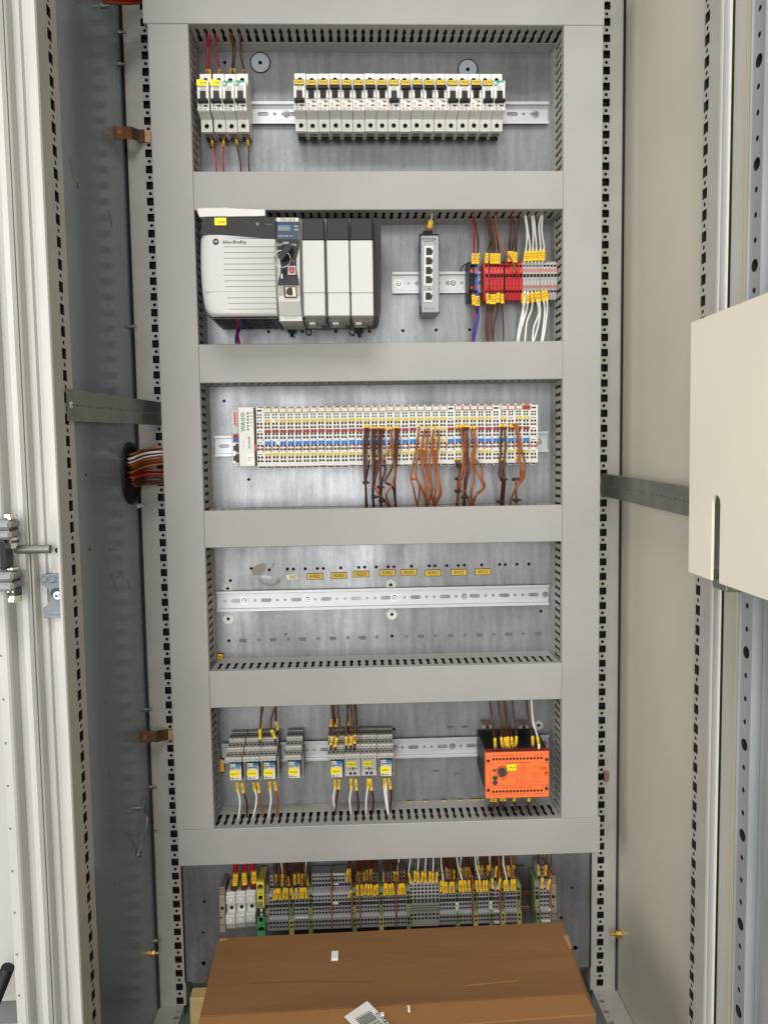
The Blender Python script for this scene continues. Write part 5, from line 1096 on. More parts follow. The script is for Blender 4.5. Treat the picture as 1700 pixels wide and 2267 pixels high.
edge_label([(133, 545), (170, 560), (172, 668), (136, 668)], '', 'amber tag behind the relay sockets at the left duct', -.006, 90, .0085, vG, (152, 610))
for s, a, c in (('0', 232, 275), ('8', 362, 408), ('0', 512, 558), ('2', 652, 695), ('4', 762, 797), ('5', 800, 838), ('3', 841, 880)):
    y = 920-(a-232)*.029; edge_label([(a, y), (c, y-1), (c+2, y+44), (a+2, y+45)], s, f'small amber tag behind the lowest slotted duct, {nth([232, 362, 512, 652, 762, 800, 841].index(a))} from the left', -.004, 90, .007, vH, ((a+c)/2, y+18))
# ================================================================== relay sockets
def socket_body():
    b = MB(); hw = .0131; b.box(-hw, hw, -.012, -.002, -.030, .002, 0)
    Y = [-.015, -.035, -.055, -.0755]; Z = [0, -.0080, -.0160, -.0245]
    for k in range(3):
        b.box(-hw, hw, Y[k+1], -.004, Z[k+1], Z[k]-.0002, 0, c=.0003)
        for j in range(4):
            x = -hw+.0033+j*.0065; b.box(x-.0022, x+.0014, Y[k+1]+.008, Y[k+1]+.0125, Z[k]-.0005, Z[k]+.0003, 1)
            b.box(x-.0030, x+.0030, Y[k+1]-.0005, Y[k+1]+.003, Z[k+1]+.0006, Z[k]-.0006, 2, c=.0003); b.box(x+.0026, x+.0036, Y[k+1]-.0009, Y[k+1]+.0002, Z[k+1]+.0004, Z[k+1]+.0018, 1)
    b.box(-hw+.001, hw-.001, -.060, -.004, -.0265, Z[3]-.0002, 3); b.box(-hw+.001, hw-.001, -.048, -.003, -.060, -.0265, 0)
    return b.mesh('body', ['relay_grey', 'hole_dark', 'relay_face', 'black_plastic'])
SBODY = socket_body(); SCR = MB(); SCR.cyl((0, 0, 0), (0, -1, 0), .0023, .0008, 12, r2=.0021); SCR.box(-.0017, .0017, -.00095, -.0007, -.00028, .00028, 1); SCR = SCR.mesh('terminal_screw', ['screw_metal', 'hole_dark'])
ZR = lambda z: -.0310+(z+.0275)*1.148
SL = MB(); SL.box(-.0092, .0106, -.062, -.046, ZR(-.0532), ZR(-.0275), c=.0012); RBODY = SL.mesh('relay', ['black_plastic'])
SL = MB(); SL.box(-.0084, .0098, -.0625, -.0615, ZR(-.0524), ZR(-.0284), c=.0006); RFACE = SL.mesh('face_label', ['paper_white'])
SL = MB(); SL.box(.0005, .0098, -.0630, -.0620, ZR(-.0326), ZR(-.0279), c=.0018) ; RTAB = SL.mesh('test_button', ['relay_blue'])
SL = MB(); SL.box(.0118, .0150, -.050, -.004, -.0640, -.0262, c=.0004); SSIDE = SL.mesh('side_flange', ['relay_grey'])
SL = MB(); SL.box(-.0125, .0125, -.057, -.046, -.0610, -.0300, c=.0006)
for x in (-.0035, .0035): SL.cyl((x, -.0571, ZR(-.0495)), (0, -1, 0), .0024, .0004, 10, m=1)
for k in range(4): SL.box(-.0075+k*.004, -.0050+k*.004, -.0572, -.0568, ZR(-.0292), ZR(-.0284), 1)
SL.box(-.007, .007, -.0572, -.0568, ZR(-.0432), ZR(-.0424), 1); SL.box(-.0005, .0012, -.0573, -.0568, ZR(-.045), ZR(-.0405), 1); SFRONT = SL.mesh('socket_front', ['relay_face', 'ink'])
SL = MB()
for x0, x1, z0, z1 in ((-.0078, -.0035, -.0318, -.0310), (-.0078, .0085, -.0348, -.0338), (-.0078, -.002, -.0365, -.0360), (.003, .0085, -.0365, -.0360), (-.0060, -.0035, -.0510, -.0486), (-.002, .006, -.0500, -.0497), (-.002, .004, -.0507, -.0504)): SL.box(x0, x1, -.0628, -.0623, ZR(z0), ZR(z1))
RPRN = SL.mesh('printed_marks', ['ink'])
cl_, nr_ = vG, None
SOCK = [(180, 315, 585, 'K3915', 1), (325, 455, 580, 'K3934', 1), (462, 592, 575, 'K3936', 1), (668, 795, 568, 'K4194', 1), (1016, 1146, 562, 'K4208', 1), (1152, 1280, 556, 'K4210', 0), (1288, 1416, 553, 'K4212', 0), (1425, 1552, 551, 'K4302', 1)]
for x0, x1, yb, s, rel in SOCK:
    p = (at(*vG(x0, yb), -.0755)+at(*vG(x1, yb), -.0755))/2
    t = thing('relay_socket', (f'stepped grey relay socket with plug-in relay tagged {s}' if rel else f'stepped grey relay socket tagged {s} without a white-faced relay'), 'relay socket', (p.x, 0, p.z+.0245), 'relay sockets on the lower rail')
    part(SBODY, 'body', 0, t); part(SSIDE, 'side_flange', 0, t)
    for k, (Y, zz) in enumerate(((-.0355, -.0039), (-.0555, -.0119), (-.076, -.0202))):
        for j in range(4): o = part(SCR, 'terminal_screw', 0, t); o.location = (-.0131+.0033+j*.0065, Y, zz); o.rotation_euler = (0, random.uniform(-.7, .7), 0)
    if rel:
        part(RBODY, 'relay', 0, t); part(RFACE, 'face_label', 0, t); part(RTAB, 'test_button', 0, t); part(RPRN, 'printed_marks', 0, t); ft = -.0004; zz = ZR(-.0428); xx = -.001; Yt = -.0634
        text('Allen-Bradley', .0024, 'ink', t, (.0005, -.0629, ZR(-.0344)))
    else: part(SFRONT, 'socket_front', 0, t); zz = ZR(-.0355); xx = -.002; Yt = -.0578
    b = MB(); hw, hh = (.0078, .0050) if rel else (.0066, .0046); b.box(xx-hw, xx+hw, Yt, Yt+.0008, zz-hh, zz+hh, c=.0003); o = part(b, 'label_sticker', ['label_yellow'], t); text(s, .0043, 'ink', o, (xx+.0005, Yt-.0003, zz-.0005))
GS = 'wires at the relay sockets'
up_ = [('d', [(490, 100, -.05), (480, 180, -.052), (465, 270, -.058), (462, 340, -.060), (462, 420, -.05)], (462, 315, 463, 395), '19-6'), ('d', [(480, 100, -.05), (474, 180, -.050), (470, 240, -.045), (472, 300, -.04), (470, 345, -.03)], (476, 248, 472, 312), '41-6'), ('d', [(598, 90, -.05), (575, 170, -.054), (552, 240, -.056), (558, 320, -.06), (585, 390, -.06), (590, 420, -.05)], (556, 318, 586, 388), '19-8'), ('d', [(596, 90, -.05), (592, 170, -.052), (594, 250, -.045), (604, 310, -.04), (606, 345, -.03)], (594, 250, 607, 318), '40-6'),
    ('b', [(1045, 80, -.05), (1052, 180, -.055), (1060, 280, -.060), (1050, 380, -.064), (1040, 480, -.06)], (1052, 372, 1040, 440), '44-3'), ('d', [(1060, 80, -.05), (1066, 160, -.05), (1060, 240, -.046), (1046, 290, -.04), (1040, 330, -.03)], (1046, 230, 1042, 290), '12-7'), ('b', [(1068, 80, -.05), (1066, 180, -.052), (1076, 240, -.05), (1078, 300, -.04)], (1088, 228, 1080, 292), '42-7'),
    ('d', [(1100, 80, -.05), (1102, 180, -.056), (1112, 280, -.060), (1090, 400, -.064), (1075, 480, -.06)], (1090, 380, 1076, 455), '42-5'), ('b', [(1175, 80, -.05), (1180, 180, -.05), (1182, 260, -.046), (1180, 330, -.03)], (1186, 215, 1182, 282), '13-7'), ('d', [(1188, 80, -.05), (1178, 180, -.056), (1168, 300, -.062), (1164, 400, -.064), (1166, 480, -.06)], (1164, 372, 1168, 440), '44-3'), ('b', [(1205, 80, -.05), (1210, 180, -.056), (1215, 300, -.062), (1208, 400, -.064), (1202, 480, -.06)], (1208, 370, 1202, 440), '42-4'),
    ('d', [(1240, 80, -.05), (1246, 180, -.056), (1240, 300, -.062), (1236, 390, -.066), (1234, 480, -.06)], (1236, 358, 1234, 428), '44-4'), ('b', [(1232, 80, -.05), (1240, 160, -.05), (1250, 240, -.045), (1248, 320, -.03)], (1249, 290, 1249, 292), '')]
for k, (c, pts, mk, tx) in enumerate(up_): pw('relay_wire', f'{WC[c][1]} wire from the duct above into a relay socket, {nth(k)} from the left', c, vG, pts, .0017, [mk+(-.0655 if pts[-1][2] < -.045 else -.047, .0046, tx)], GS)
for k, (x, y) in enumerate(((1041, 470), (1234, 465), (1180, 300))):
    p, q = at(*vG(x, y-22), -.064), at(*vG(x, y+14), -.062); b = MB(); b.cyl(p, q-p, .0026, (q-p).length, 8, r2=.0018); solo(b, 'wire_ferrule', ['wire_white'], f'white twin ferrule among the brown relay wires, {nth(k)} listed left first', 'ferrule', p, 'white twin ferrules') if False else None
dn_ = [(272, 800, 'w', [(274, 740), (282, 810), (300, 900), (292, 1000), (280, 1060)], '13-2'), (318, 810, 'd', [(314, 745), (328, 820), (352, 900), (358, 980), (350, 1060)], '18-1'), (414, 790, 'w', [(410, 740), (420, 800), (435, 880), (420, 980), (400, 1050)], '13-2'), (448, 810, 'o', [(444, 740), (455, 820), (468, 920), (482, 1000), (480, 1050)], '39-3'), (543, 790, 'w', [(542, 730), (545, 800), (553, 890), (540, 980), (530, 1050)], '13-2'), (588, 790, 'o', [(580, 730), (592, 800), (608, 900), (605, 990), (590, 1050)], '39-5'),
       (1075, 770, 'w', [(1076, 715), (1074, 790), (1062, 880), (1075, 960), (1085, 1040)], '13-2'), (1108, 770, 'd', [(1112, 715), (1104, 790), (1088, 890), (1078, 980), (1078, 1040)], '42-8'), (1205, 760, 'w', [(1204, 712), (1208, 790), (1195, 880), (1200, 960), (1208, 1030)], '13-2'), (1246, 770, 'd', [(1244, 715), (1250, 800), (1262, 880), (1265, 960), (1262, 1030)], '42-1'), (1346, 760, 'w', [(1346, 710), (1342, 790), (1330, 880), (1328, 960), (1325, 1020)], '13-2'), (1366, 770, 'd', [(1362, 712), (1374, 800), (1388, 880), (1385, 960), (1380, 1020)], '42-3'),
       (1478, 750, 'w', [(1478, 705), (1476, 780), (1485, 880), (1500, 970), (1512, 1040)], '13-2'), (1490, 752, 'w', [(1486, 705), (1492, 780), (1498, 880), (1508, 970), (1515, 1040)], ''), (1518, 755, 'd', [(1512, 705), (1528, 790), (1535, 870), (1525, 940), (1512, 1030)], '43-2')]
for k, (_, _, c, pts, tx) in enumerate(dn_):
    P = [(x, y, Y) for (x, y), Y in zip(pts, (-.048, -.052, -.050, -.046, -.040))]
    (xa, ya), (xb, yb) = pts[0], pts[1]; pw('relay_wire', f'{WC[c][1]} wire hanging below the relay sockets, {nth(k)} from the left', c, vG, P, .0017, [(xa, ya+4, xb, yb+12, -.0525, .0044, tx, 'label_amber')] if tx else [], GS)
# ================================================================== orange safety relay
def PH(x, y, Y): return at(*vh(x, y), Y)
YO = -.096
saf = thing('safety_relay', 'orange fronted safety relay on black housing tagged A4218', 'safety relay', PH(870, 1450, -.05))
p, q = PH(290, 645, YO), PH(1455, 1450, YO)
b = MB(); zt_ = PH(600, 560, -.083).z
b.prism([(-.085, q.z+.004), (-.085, zt_-.001), (-.02, zt_+.002), (-.004, zt_+.002), (-.004, q.z+.020), (-.045, q.z+.012)], p.x+.0006, q.x-.0006, lambda y, z, x: (x, y, z)); part(b, 'housing', ['black_plastic'], saf, world=True)
b = MB(); b.box(p.x, q.x, YO, -.084, q.z, p.z, c=.0008); ff = part(b, 'front_panel', ['orange_box'], saf, world=True)
b = MB(); b.box(p.x, q.x, YO+.001, -.082, p.z-.0002, p.z+.001, c=.0003)
part(b, 'terminal_strip', ['orange_dark'], saf, world=True)
n15 = [(432+i*62.9, 760-i*1.7) for i in range(15)]
for i, (x, y) in enumerate(n15):
    a = PH(x, y, YO); b = MB(); b.cyl(a+Vector((0, .0004, 0)), (0, -1, 0), .0021, .0006, 12, mcap=0); part(b, 'terminal_hole', ['burnt_ring'], saf, world=True)
    a = PH(x+2, y+596-i*.1, YO); b = MB(); b.cyl(a+Vector((0, .0004, 0)), (0, -1, 0), .0021, .0006, 12); part(b, 'terminal_hole', ['burnt_ring'], saf, world=True)
    a = PH(x, 640, YO); b = MB(); b.box(a.x-.0016, a.x+.0016, YO+.002, YO+.009, p.z+.0008, p.z+.0014); part(b, 'wire_entry', ['burnt_ring'], saf, world=True)
for x, y in ((337, 790), (1410, 762), (340, 1330), (1408, 1296)): a = PH(x, y, YO); b = MB(); b.cyl(a+Vector((0, .0004, 0)), (0, -1, 0), .0028, .0006, 14); part(b, 'corner_hole', ['burnt_ring'], saf, world=True)
for i, s in enumerate('A1 PE S11 S12 S21 S22 S31 12 22 32'.split()): text(s, .0030, 'ink_orange', ff, PH(435+i*62.9, 698-i*1.5, YO-.0003), world=True)
for s, x in (('37', 1190), ('A1', 1250), ('57', 1315)): text(s, .0030, 'ink_orange', ff, PH(x, 680, YO-.0003), world=True)
for i, s in enumerate('Y1 Y2 S12 13 23 33 43 51 24 34'.split()): text(s, .0032, 'ink_orange', ff, PH(437+i*62.9, 1408-i*1.6, YO-.0003), world=True)
for s, x in (('58', 1195), ('68', 1250), ('A2', 1310)): text(s, .0032, 'ink_orange', ff, PH(x, 1390, YO-.0003), world=True)
text('Spannung / supply  Eingang / input', .0030, 'ink_orange', ff, PH(870, 822, YO-.0003), world=True); text('Ausgang / output  Steuerung / control', .0030, 'ink_orange', ff, PH(870, 1274, YO-.0003), world=True)
for x, y in ((362, 850), (1380, 822), (372, 1278), (1378, 1248)): text('Torx 0,5Nm', .0022, 'ink_orange', ff, PH(x, y, YO-.0003), world=True)
for s, x, y in (('t/s', 385, 958), ('K1', 388, 1105), ('K2', 388, 1190)): text(s, .0030, 'ink_orange', ff, PH(x, y, YO-.0003), world=True)
def ln(x0, y0, x1, y1, w=.00025, mt='ink_orange', dash=0):
    a, c = PH(x0, y0, YO-.0002), PH(x1, y1, YO-.0002); u = (c-a).normalized(); L = (c-a).length; n_ = Vector((u.z, 0, -u.x))*w; b = MB()
    if dash:
        k = 0
        while k < L: e = min(L, k+dash); b.add([a+u*k-n_, a+u*k+n_, a+u*e+n_, a+u*e-n_], [(0, 1, 2, 3)]); k += dash*1.8
    else: b.add([a-n_, a+n_, c+n_, c-n_], [(0, 1, 2, 3)])
    part(b, 'printed_line', [mt], ff, world=True, stuff=bool(dash))
ln(300, 1248, 1450, 1226)
for x in (875, 938, 1000): ln(x, 870, x, 1120); ln(x, 1120, x-14, 1150); ln(x, 1160, x, 1210)
ln(880, 922, 1190, 918, dash=.003); ln(880, 1160, 1220, 1152, dash=.003); ln(1190, 870, 1190, 1200, dash=.006)
for a in ((1225, 890, 1225, 1180), (1285, 890, 1285, 1120), (1225, 890, 1285, 885), (1225, 1180, 1285, 1160), (1255, 870, 1255, 890), (1140, 990, 1190, 988), (1115, 1040, 1190, 1036), (1140, 1090, 1190, 1086)): ln(*a)
for k in range(4): ln(1305, 905+k*14, 1435-(k % 2)*20, 903+k*14, w=.0003)
b = MB(); b.py(poly_xz(vh, [(1362, 1030), (1400, 978), (1425, 985), (1432, 1030)], YO-.0002), YO-.0003, YO+.0001); part(b, 'printed_logo', ['ink_orange'], ff, world=True); text('DOLD', .0028, 'ink_orange', ff, PH(1398, 1058, YO-.0003), world=True)
a = PH(588, 985, YO); b = MB(); b.ring(a, (0, -1, 0), .0085, .0006, 24, 5, m=1); b.cyl(a, (0, -1, 0), .0066, .006, 20, r2=.006); part(b, 'knob', ['duct_dark', 'burnt_ring'], saf, world=True)
for x, y, r in ((463, 1103, .0040), (463, 1190, .0040), (448, 960, .0022)): a = PH(x, y, YO); b = MB(); b.cyl(a+Vector((0, .0004, 0)), (0, -1, 0), r, .001, 16); part(b, 'status_led', ['duct_dark'], saf, world=True)
a, c = PH(680, 856, YO), PH(858, 964, YO); b = MB(); b.box(a.x, c.x, YO-.0008, YO+.0002, c.z, a.z, c=.0004); o = part(b, 'label_sticker', ['label_yellow'], saf, world=True); text('A4218', .0042, 'ink', o, PH(778, 912, YO-.0010), world=True)
for x0, x1 in ((215, 392), (880, 1060)):
    a, c = PH(x0, 100, -.02), PH(x1, 160, -.02); b = MB(); b.box(a.x, c.x, -.03, -.006, c.z, a.z, c=.0012); m_ = (a.x+c.x)/2; b.cyl((m_, -.0295, c.z+.003), (0, -1, 0), .0032, .001, 12, m=1); part(b, 'mounting_lug', ['clamp_beige', 'hole_dark'], saf, world=True)
TS = [('b', [(354, -420, -.045), (415, 60, -.050), (440, 240, -.062), (462, 380, -.080)], (460, 370, 470, 560), '6-2-1'), ('b', [(505, -420, -.045), (560, 60, -.050), (585, 220, -.062), (580, 360, -.080)], (575, 355, 600, 545), '7-1-5'), ('b', [(510, -420, -.045), (575, 60, -.050), (612, 220, -.062), (645, 370, -.080)], (645, 358, 668, 548), '6-2-1'), ('b', [(610, -420, -.045), (655, 60, -.050), (675, 200, -.062), (695, 360, -.080)], (695, 345, 718, 560), '7-2-6'),
      ('d', [(615, -420, -.045), (700, 60, -.050), (745, 220, -.062), (765, 360, -.080)], (765, 350, 788, 540), '8-4/6'), ('b', [(772, -420, -.045), (820, 60, -.050), (850, 220, -.062), (855, 345, -.080)], (855, 335, 848, 515), '5-1-1'), ('d', [(1025, -420, -.045), (1090, 60, -.050), (1125, 220, -.062), (1150, 345, -.080)], (1152, 335, 1160, 515), '6-4-1'), ('w', [(1124, -420, -.045), (1160, 60, -.050), (1205, 220, -.062), (1240, 350, -.080)], (1240, 340, 1275, 530), '13-2')]
for k, (c, pts, mk, tx) in enumerate(TS): pw('relay_wire', f'{WC[c][1]} wire dropping into the top of the orange safety relay, {nth(k)} from the left', c, vh, pts+[(mk[2]+2, mk[3]+70, -.088)], .0016, [mk+(-.085, .0043, tx)], 'wires at the orange safety relay')
for k, (x0, y0, x1, y1) in enumerate(((405, 1450, 402, 1535), (475, 1450, 474, 1538), (592, 1450, 578, 1520), (648, 1450, 642, 1525), (842, 1445, 810, 1525), (1118, 1440, 1078, 1528))):
    dx = (-60, -55, -40, -30, 40, -20)[k]; pw('relay_wire', f'dark brown wire leaving the bottom of the orange safety relay, {nth(k)} from the left', 'd', vh, [(x0, y0-20, -.085), (x1, y1, -.080), (x1+dx*.4, y1+50, -.068), (x1+dx, y1+95, -.05), (x1+dx, y1+190, -.045)], .0015, [(x0, y0-15, x1, y1, -.083, .0044, '6-4')], 'wires at the orange safety relay')
# ================================================================== bottom terminal strip
YB = -.056
def PI(x, y, Y=YB): return at(*vi(x, y), Y)
za, zc = PI(1000, 685).z, at(*vl(1190, 840), YB).z; zref = (za+zc)/2
TP = .0052
def dark_term(w_=TP, kind='std'):
    b = MB(); h = w_/2-.00012; f1, f0, fr = front(-.059), front(-.053), front(-.036); mz = 0
    b.px([(-.006, -.030), (-.058, -.0320), (-.059, -.0310), (-.059, -.0125), (-.053, -.0110), (-.053, .0250), (-.052, .0262), (-.036, .0270), (-.036, .0500), (-.034, .0510), (-.006, .0480)], -h, h, 0, skip=(2, 4, 7), caps=True)
    b.hole((-h, h, -.0310, -.0205), circ(0, -.0250, .0019, 8), f1, .006, 0, 1, 1); b.hole((-h, h, -.0205, -.0125), sqr(0, -.0182, .0017, .0020), f1, .006, 0, 1, 1)
    b.hole((-h, h, -.0110, -.0030), circ(0, -.0068, .0019, 8), f0, .006, 0, 1, 1); b.hole((-h, h, -.0030, .0035), sqr(0, 0, .0017, .0020), f0, .006, 0, 1, 1)
    b.hole((-h, h, .0035, .0115), sqr(0, .0075, .0023, .0028), f0, .004, 0, 1, 1); b.hole((-h, h, .0115, .0180), sqr(0, .0145, .0017, .0020), f0, .006, 0, 1, 1); b.hole((-h, h, .0180, .0250), circ(0, .0213, .0019, 8), f0, .006, 0, 1, 1)
    b.hole((-h, h, .0270, .0345), sqr(0, .0310, .0021, .0024), fr, .004, 0, 1, 1); b.hole((-h, h, .0345, .0415), sqr(0, .0385, .0017, .0020), fr, .006, 0, 1, 1); b.hole((-h, h, .0415, .0500), circ(0, .0455, .0019, 8), fr, .006, 0, 1, 1)
    b.box(-.0006, .0006, -.0528, -.049, .0058, .0074, 2)
    return b
def wide_term():
    b = MB(); w_ = .0061; h = w_/2-.0001; f0 = front(-.053)
    b.px([(-.006, -.0345), (-.052, -.0370), (-.053, -.0360), (-.053, .0370), (-.050, .0400), (-.006, .036)], -h, h, 0, skip=(2,))
    b.quad((-h, h, -.0360, -.0265), f0)
    b.hole((-h, h, -.0265, -.0195), circ(0, -.0228, .0022, 9), f0, .006, 0, 1, 1); b.hole((-h, h, -.0195, -.0125), sqr(0, -.0160, .0019, .0021), f0, .006, 0, 1, 1)
    b.quad((-h, h, -.0125, .0030), f0, 2); b.hole((-h, h, .0030, .0125), sqr(0, .0078, .0022, .0040), f0, .003, 0, 1, 1); b.box(-.0005, .0005, -.0528, -.0505, .0052, .0096, 3)
    b.hole((-h, h, .0125, .0190), sqr(0, .0158, .0019, .0021), f0, .006, 0, 1, 1); b.hole((-h, h, .0190, .0255), circ(0, .0223, .0022, 9), f0, .006, 0, 1, 1); b.hole((-h, h, .0255, .0315), sqr(0, .0287, .0019, .0021), f0, .006, 0, 1, 1); b.hole((-h, h, .0315, .0370), circ(0, .0343, .0020, 9), f0, .006, 0, 1, 1)
    for z in (-.0085, -.0045, -.0005): b.box(-h, h, -.0534, -.0528, z-.0002, z+.0002, 1)
    return b
DT = dark_term().mesh('terminal_block', ['term_grey', 'hole_dark', 'screw_metal']); WT = wide_term().mesh('terminal_block', ['term_light', 'hole_dark', 'relay_grey', 'screw_metal'])
def earth_term(w_):
    b = MB(); h = w_/2-.0001; f1 = front(-.060); f0 = front(-.053)
    b.px([(-.006, -.036), (-.060, -.0385), (-.060, -.0125), (-.053, -.0110), (-.053, .0280), (-.045, .0310), (-.006, .031)], -h, h, 0, skip=(1, 3))
    b.quad((-h, h, -.0385, -.029), f1, 1); b.hole((-h, h, -.029, -.0205), circ(0, -.0250, .0021, 8), f1, .006, 1, 2, 2); b.hole((-h, h, -.0205, -.0125), sqr(0, -.0180, .0019, .0022), f1, .006, 1, 2, 2)
    b.quad((-h, h, -.0110, .0030), f0, 0)
    for z in (-.007, -.003, .001): b.box(-h, h, -.0536, -.0528, z-.0004, z+.0004, 3)
    b.hole((-h, h, .0030, .0115), sqr(0, .0075, .0022, .0034), f0, .004, 0, 2, 2); b.hole((-h, h, .0115, .0190), sqr(0, .0150, .0019, .0022), f0, .006, 0, 2, 2); b.hole((-h, h, .0190, .0280), circ(0, .0228, .0022, 8), f0, .006, 0, 2, 2)
    return b
ET = earth_term(.0078).mesh('earth_terminal', ['earth_olive', 'earth_pale', 'hole_dark', 'earth_moss']); ET2 = earth_term(.0070).mesh('earth_terminal', ['earth_olive', 'earth_moss', 'hole_dark', 'earth_pale'])
GBT = 'terminals of the bottom strip'
def bx(z, x): return at(*z(x, {vi: 685, vj: 610, vk: 740, vl: 870}[z]), -.054).x
def bt(x, me, label, cat='terminal block'):
    o = link(bpy.data.objects.new(me.name, me)); o.location = (x, 0, zref); o['label'] = label; o['category'] = cat; o['group'] = GBT; return o
def run(z, xa, xb, n, label):
    a, c = bx(z, xa), bx(z, xb)
    for k in range(n): bt(a+(c-a)*(k+.5)/n, DT, f'dark grey terminal in {label}, {nth(k)} from its left' if n > 1 else f'single dark grey terminal in {label}')
run(vi, 878, 1200, 6, 'the first group'); run(vi, 1265, 1530, 5, 'the second group with a white jumper row')
run(vj, 0, 322, 6, 'the third group without wires'); run(vj, 345, 655, 6, 'the fourth group with white bridges'); run(vj, 742, 795, 1, 'the gap beside an orange plate'); run(vj, 820, 1130, 6, 'the fifth group'); run(vj, 1190, 1395, 4, 'the sixth group'); run(vj, 1425, 1582, 3, 'the seventh group')
a, c = bx(vk, 135), bx(vk, 648)
for k in range(8): bt(a+(c-a)*(k+.5)/8, WT, f'tall light grey terminal, {nth(k)} of eight under white and brown wires')
run(vk, 655, 930, 5, 'the group after the tall terminals'); run(vk, 998, 1212, 4, 'the group left of an orange plate'); run(vk, 1305, 1515, 4, 'the group right of an orange plate'); run(vl, 172, 298, 2, 'the pair with white bridges'); run(vl, 385, 640, 4, 'the last group before the bare copper rail'); run(vl, 1093, 1277, 3, 'the separate group at the far right')
et = [(vi, 1247, 'first', 0), (vi, 1567, 'second', 1), (vj, 714, 'third', 1), (vj, 1160, 'fourth', 0), (vj, 1612, 'fifth', 1), (vk, 966, 'sixth', 1), (vk, 1280, 'seventh', 0), (vk, 1553, 'eighth', 1), (vl, 370, 'ninth', 0), (vl, 682, 'tenth', 0), (vl, 1040, 'eleventh', 1)]
for z, x, s, g in et: bt(bx(z, x), ET2 if g else ET, f'slim olive earth terminal, {s} of eleven from the left', 'earth terminal')
m_ = MB(); m_.box(-.0010, .0010, -.0575, -.006, -.034, .050, c=.0003); OPL = m_.mesh('end_plate', ['plate_orange'])
for k, (z, x) in enumerate(((vj, 333), (vj, 668), (vj, 807), (vj, 1410), (vk, 1228), (vl, 314), (vl, 1290))): bt(bx(z, x), OPL, f'thin rust-orange separator plate in the bottom strip, {nth(k)} from the left', 'separator plate')
# white bridges
def bridge(z, x0, x1, dz, Y, n, label):
    a, c = bx(z, x0), bx(z, x1); w_ = (c-a)/n; t = thing('jumper_bridge', label, 'jumper', ((a+c)/2, Y, zref+dz), 'white jumper bridges')
    for k in range(n): b = MB(); b.box(a+k*w_+.0003, a+(k+1)*w_-.0003, Y-.0012, Y+.001, zref+dz-.0016, zref+dz+.0016, c=.0003); part(b, 'segment', ['paper_white'], t, world=True)
bridge(vi, 1318, 1530, -.0105, -.0595, 4, 'white four-part jumper on the second terminal group'); bridge(vj, 358, 555, .0500, -.037, 4, 'white four-part jumper on top of the fourth terminal group')
bridge(vj, 352, 450, .0092, -.0538, 1, 'white outlined jumper in the middle of the fourth terminal group'); bridge(vj, 360, 455, .0330, -.037, 1, 'white outlined jumper on the upper level of the fourth terminal group')
bridge(vl, 195, 300, -.0110, -.0595, 2, 'upper white two-part jumper on the terminal pair'); bridge(vl, 195, 300, -.0300, -.0600, 2, 'lower white two-part jumper on the terminal pair'); bridge(vl, 1105, 1277, -.0305, -.0600, 3, 'white three-part jumper at the far right terminals'); bridge(vl, 1235, 1290, -.0110, -.0595, 1, 'single white jumper piece at the far right terminals')
for z, x in ((vk, 966), (vk, 1553)):
    a = bx(z, x); b = MB(); b.box(a-.0026, a+.0026, -.0548, -.053, zref-.0105, zref+.0035, c=.0004); b.cyl((a, -.0548, zref-.002), (0, -1, 0), .0009, .0003, 8, m=1); solo(b, 'marker_tag', ['paper_white', 'hole_dark'], f'small white tag on the olive earth terminal, {"left" if x < 1000 else "right"} of two', 'tag', (a, -.054, zref), 'white tags on earth terminals')
# end clamps, big feed terminals, green-yellow terminal
def clamp(xc, w_, label):
    t = thing('end_clamp', label, 'end clamp', (xc, -.02, zref-.02)); h = w_/2; b = MB()
    b.box(xc-h, xc+h, -.046, -.006, zref-.017, zref+.024, c=.001); b.box(xc-h*.95, xc+h, -.050, -.006, zref-.024, zref-.004, c=.001); b.box(xc-h*.8, xc+h*.8, -.047, -.004, zref-.0385, zref-.024); b.box(xc-h*.8, xc+h*.8, -.040, -.004, zref+.024, zref+.036)
    part(b, 'body', ['clamp_beige'], t, world=True)
    for k in range(5):
        b = MB(); b.box(xc-h, xc+h, -.0478, -.040, zref-.0375+k*.003, zref-.0362+k*.003); part(b, 'rib', ['clamp_beige'], t, world=True)
        b = MB(); b.box(xc-h, xc+h, -.0415, -.034, zref+.0245+k*.0027, zref+.0258+k*.0027); part(b, 'rib', ['clamp_beige'], t, world=True)
    b = MB(); b.cyl((xc, -.046, zref+.003), (0, -1, 0), .0030, .0004, 14); b.cyl((xc-h*.35, -.0502, zref-.011), (0, -1, 0), .0016, .0003, 10); part(b, 'screw_hole', ['hole_dark'], t, world=True)
clamp(PI(92, 660, -.046).x, .0095, 'beige ribbed end clamp at the far left of the bottom strip'); clamp(PI(838, 620, -.046).x, .0080, 'beige ribbed end clamp right of the big green-yellow terminal'); clamp(at(*vl(1352, 780), -.046).x, .0100, 'beige ribbed end clamp at the far right of the bottom strip')
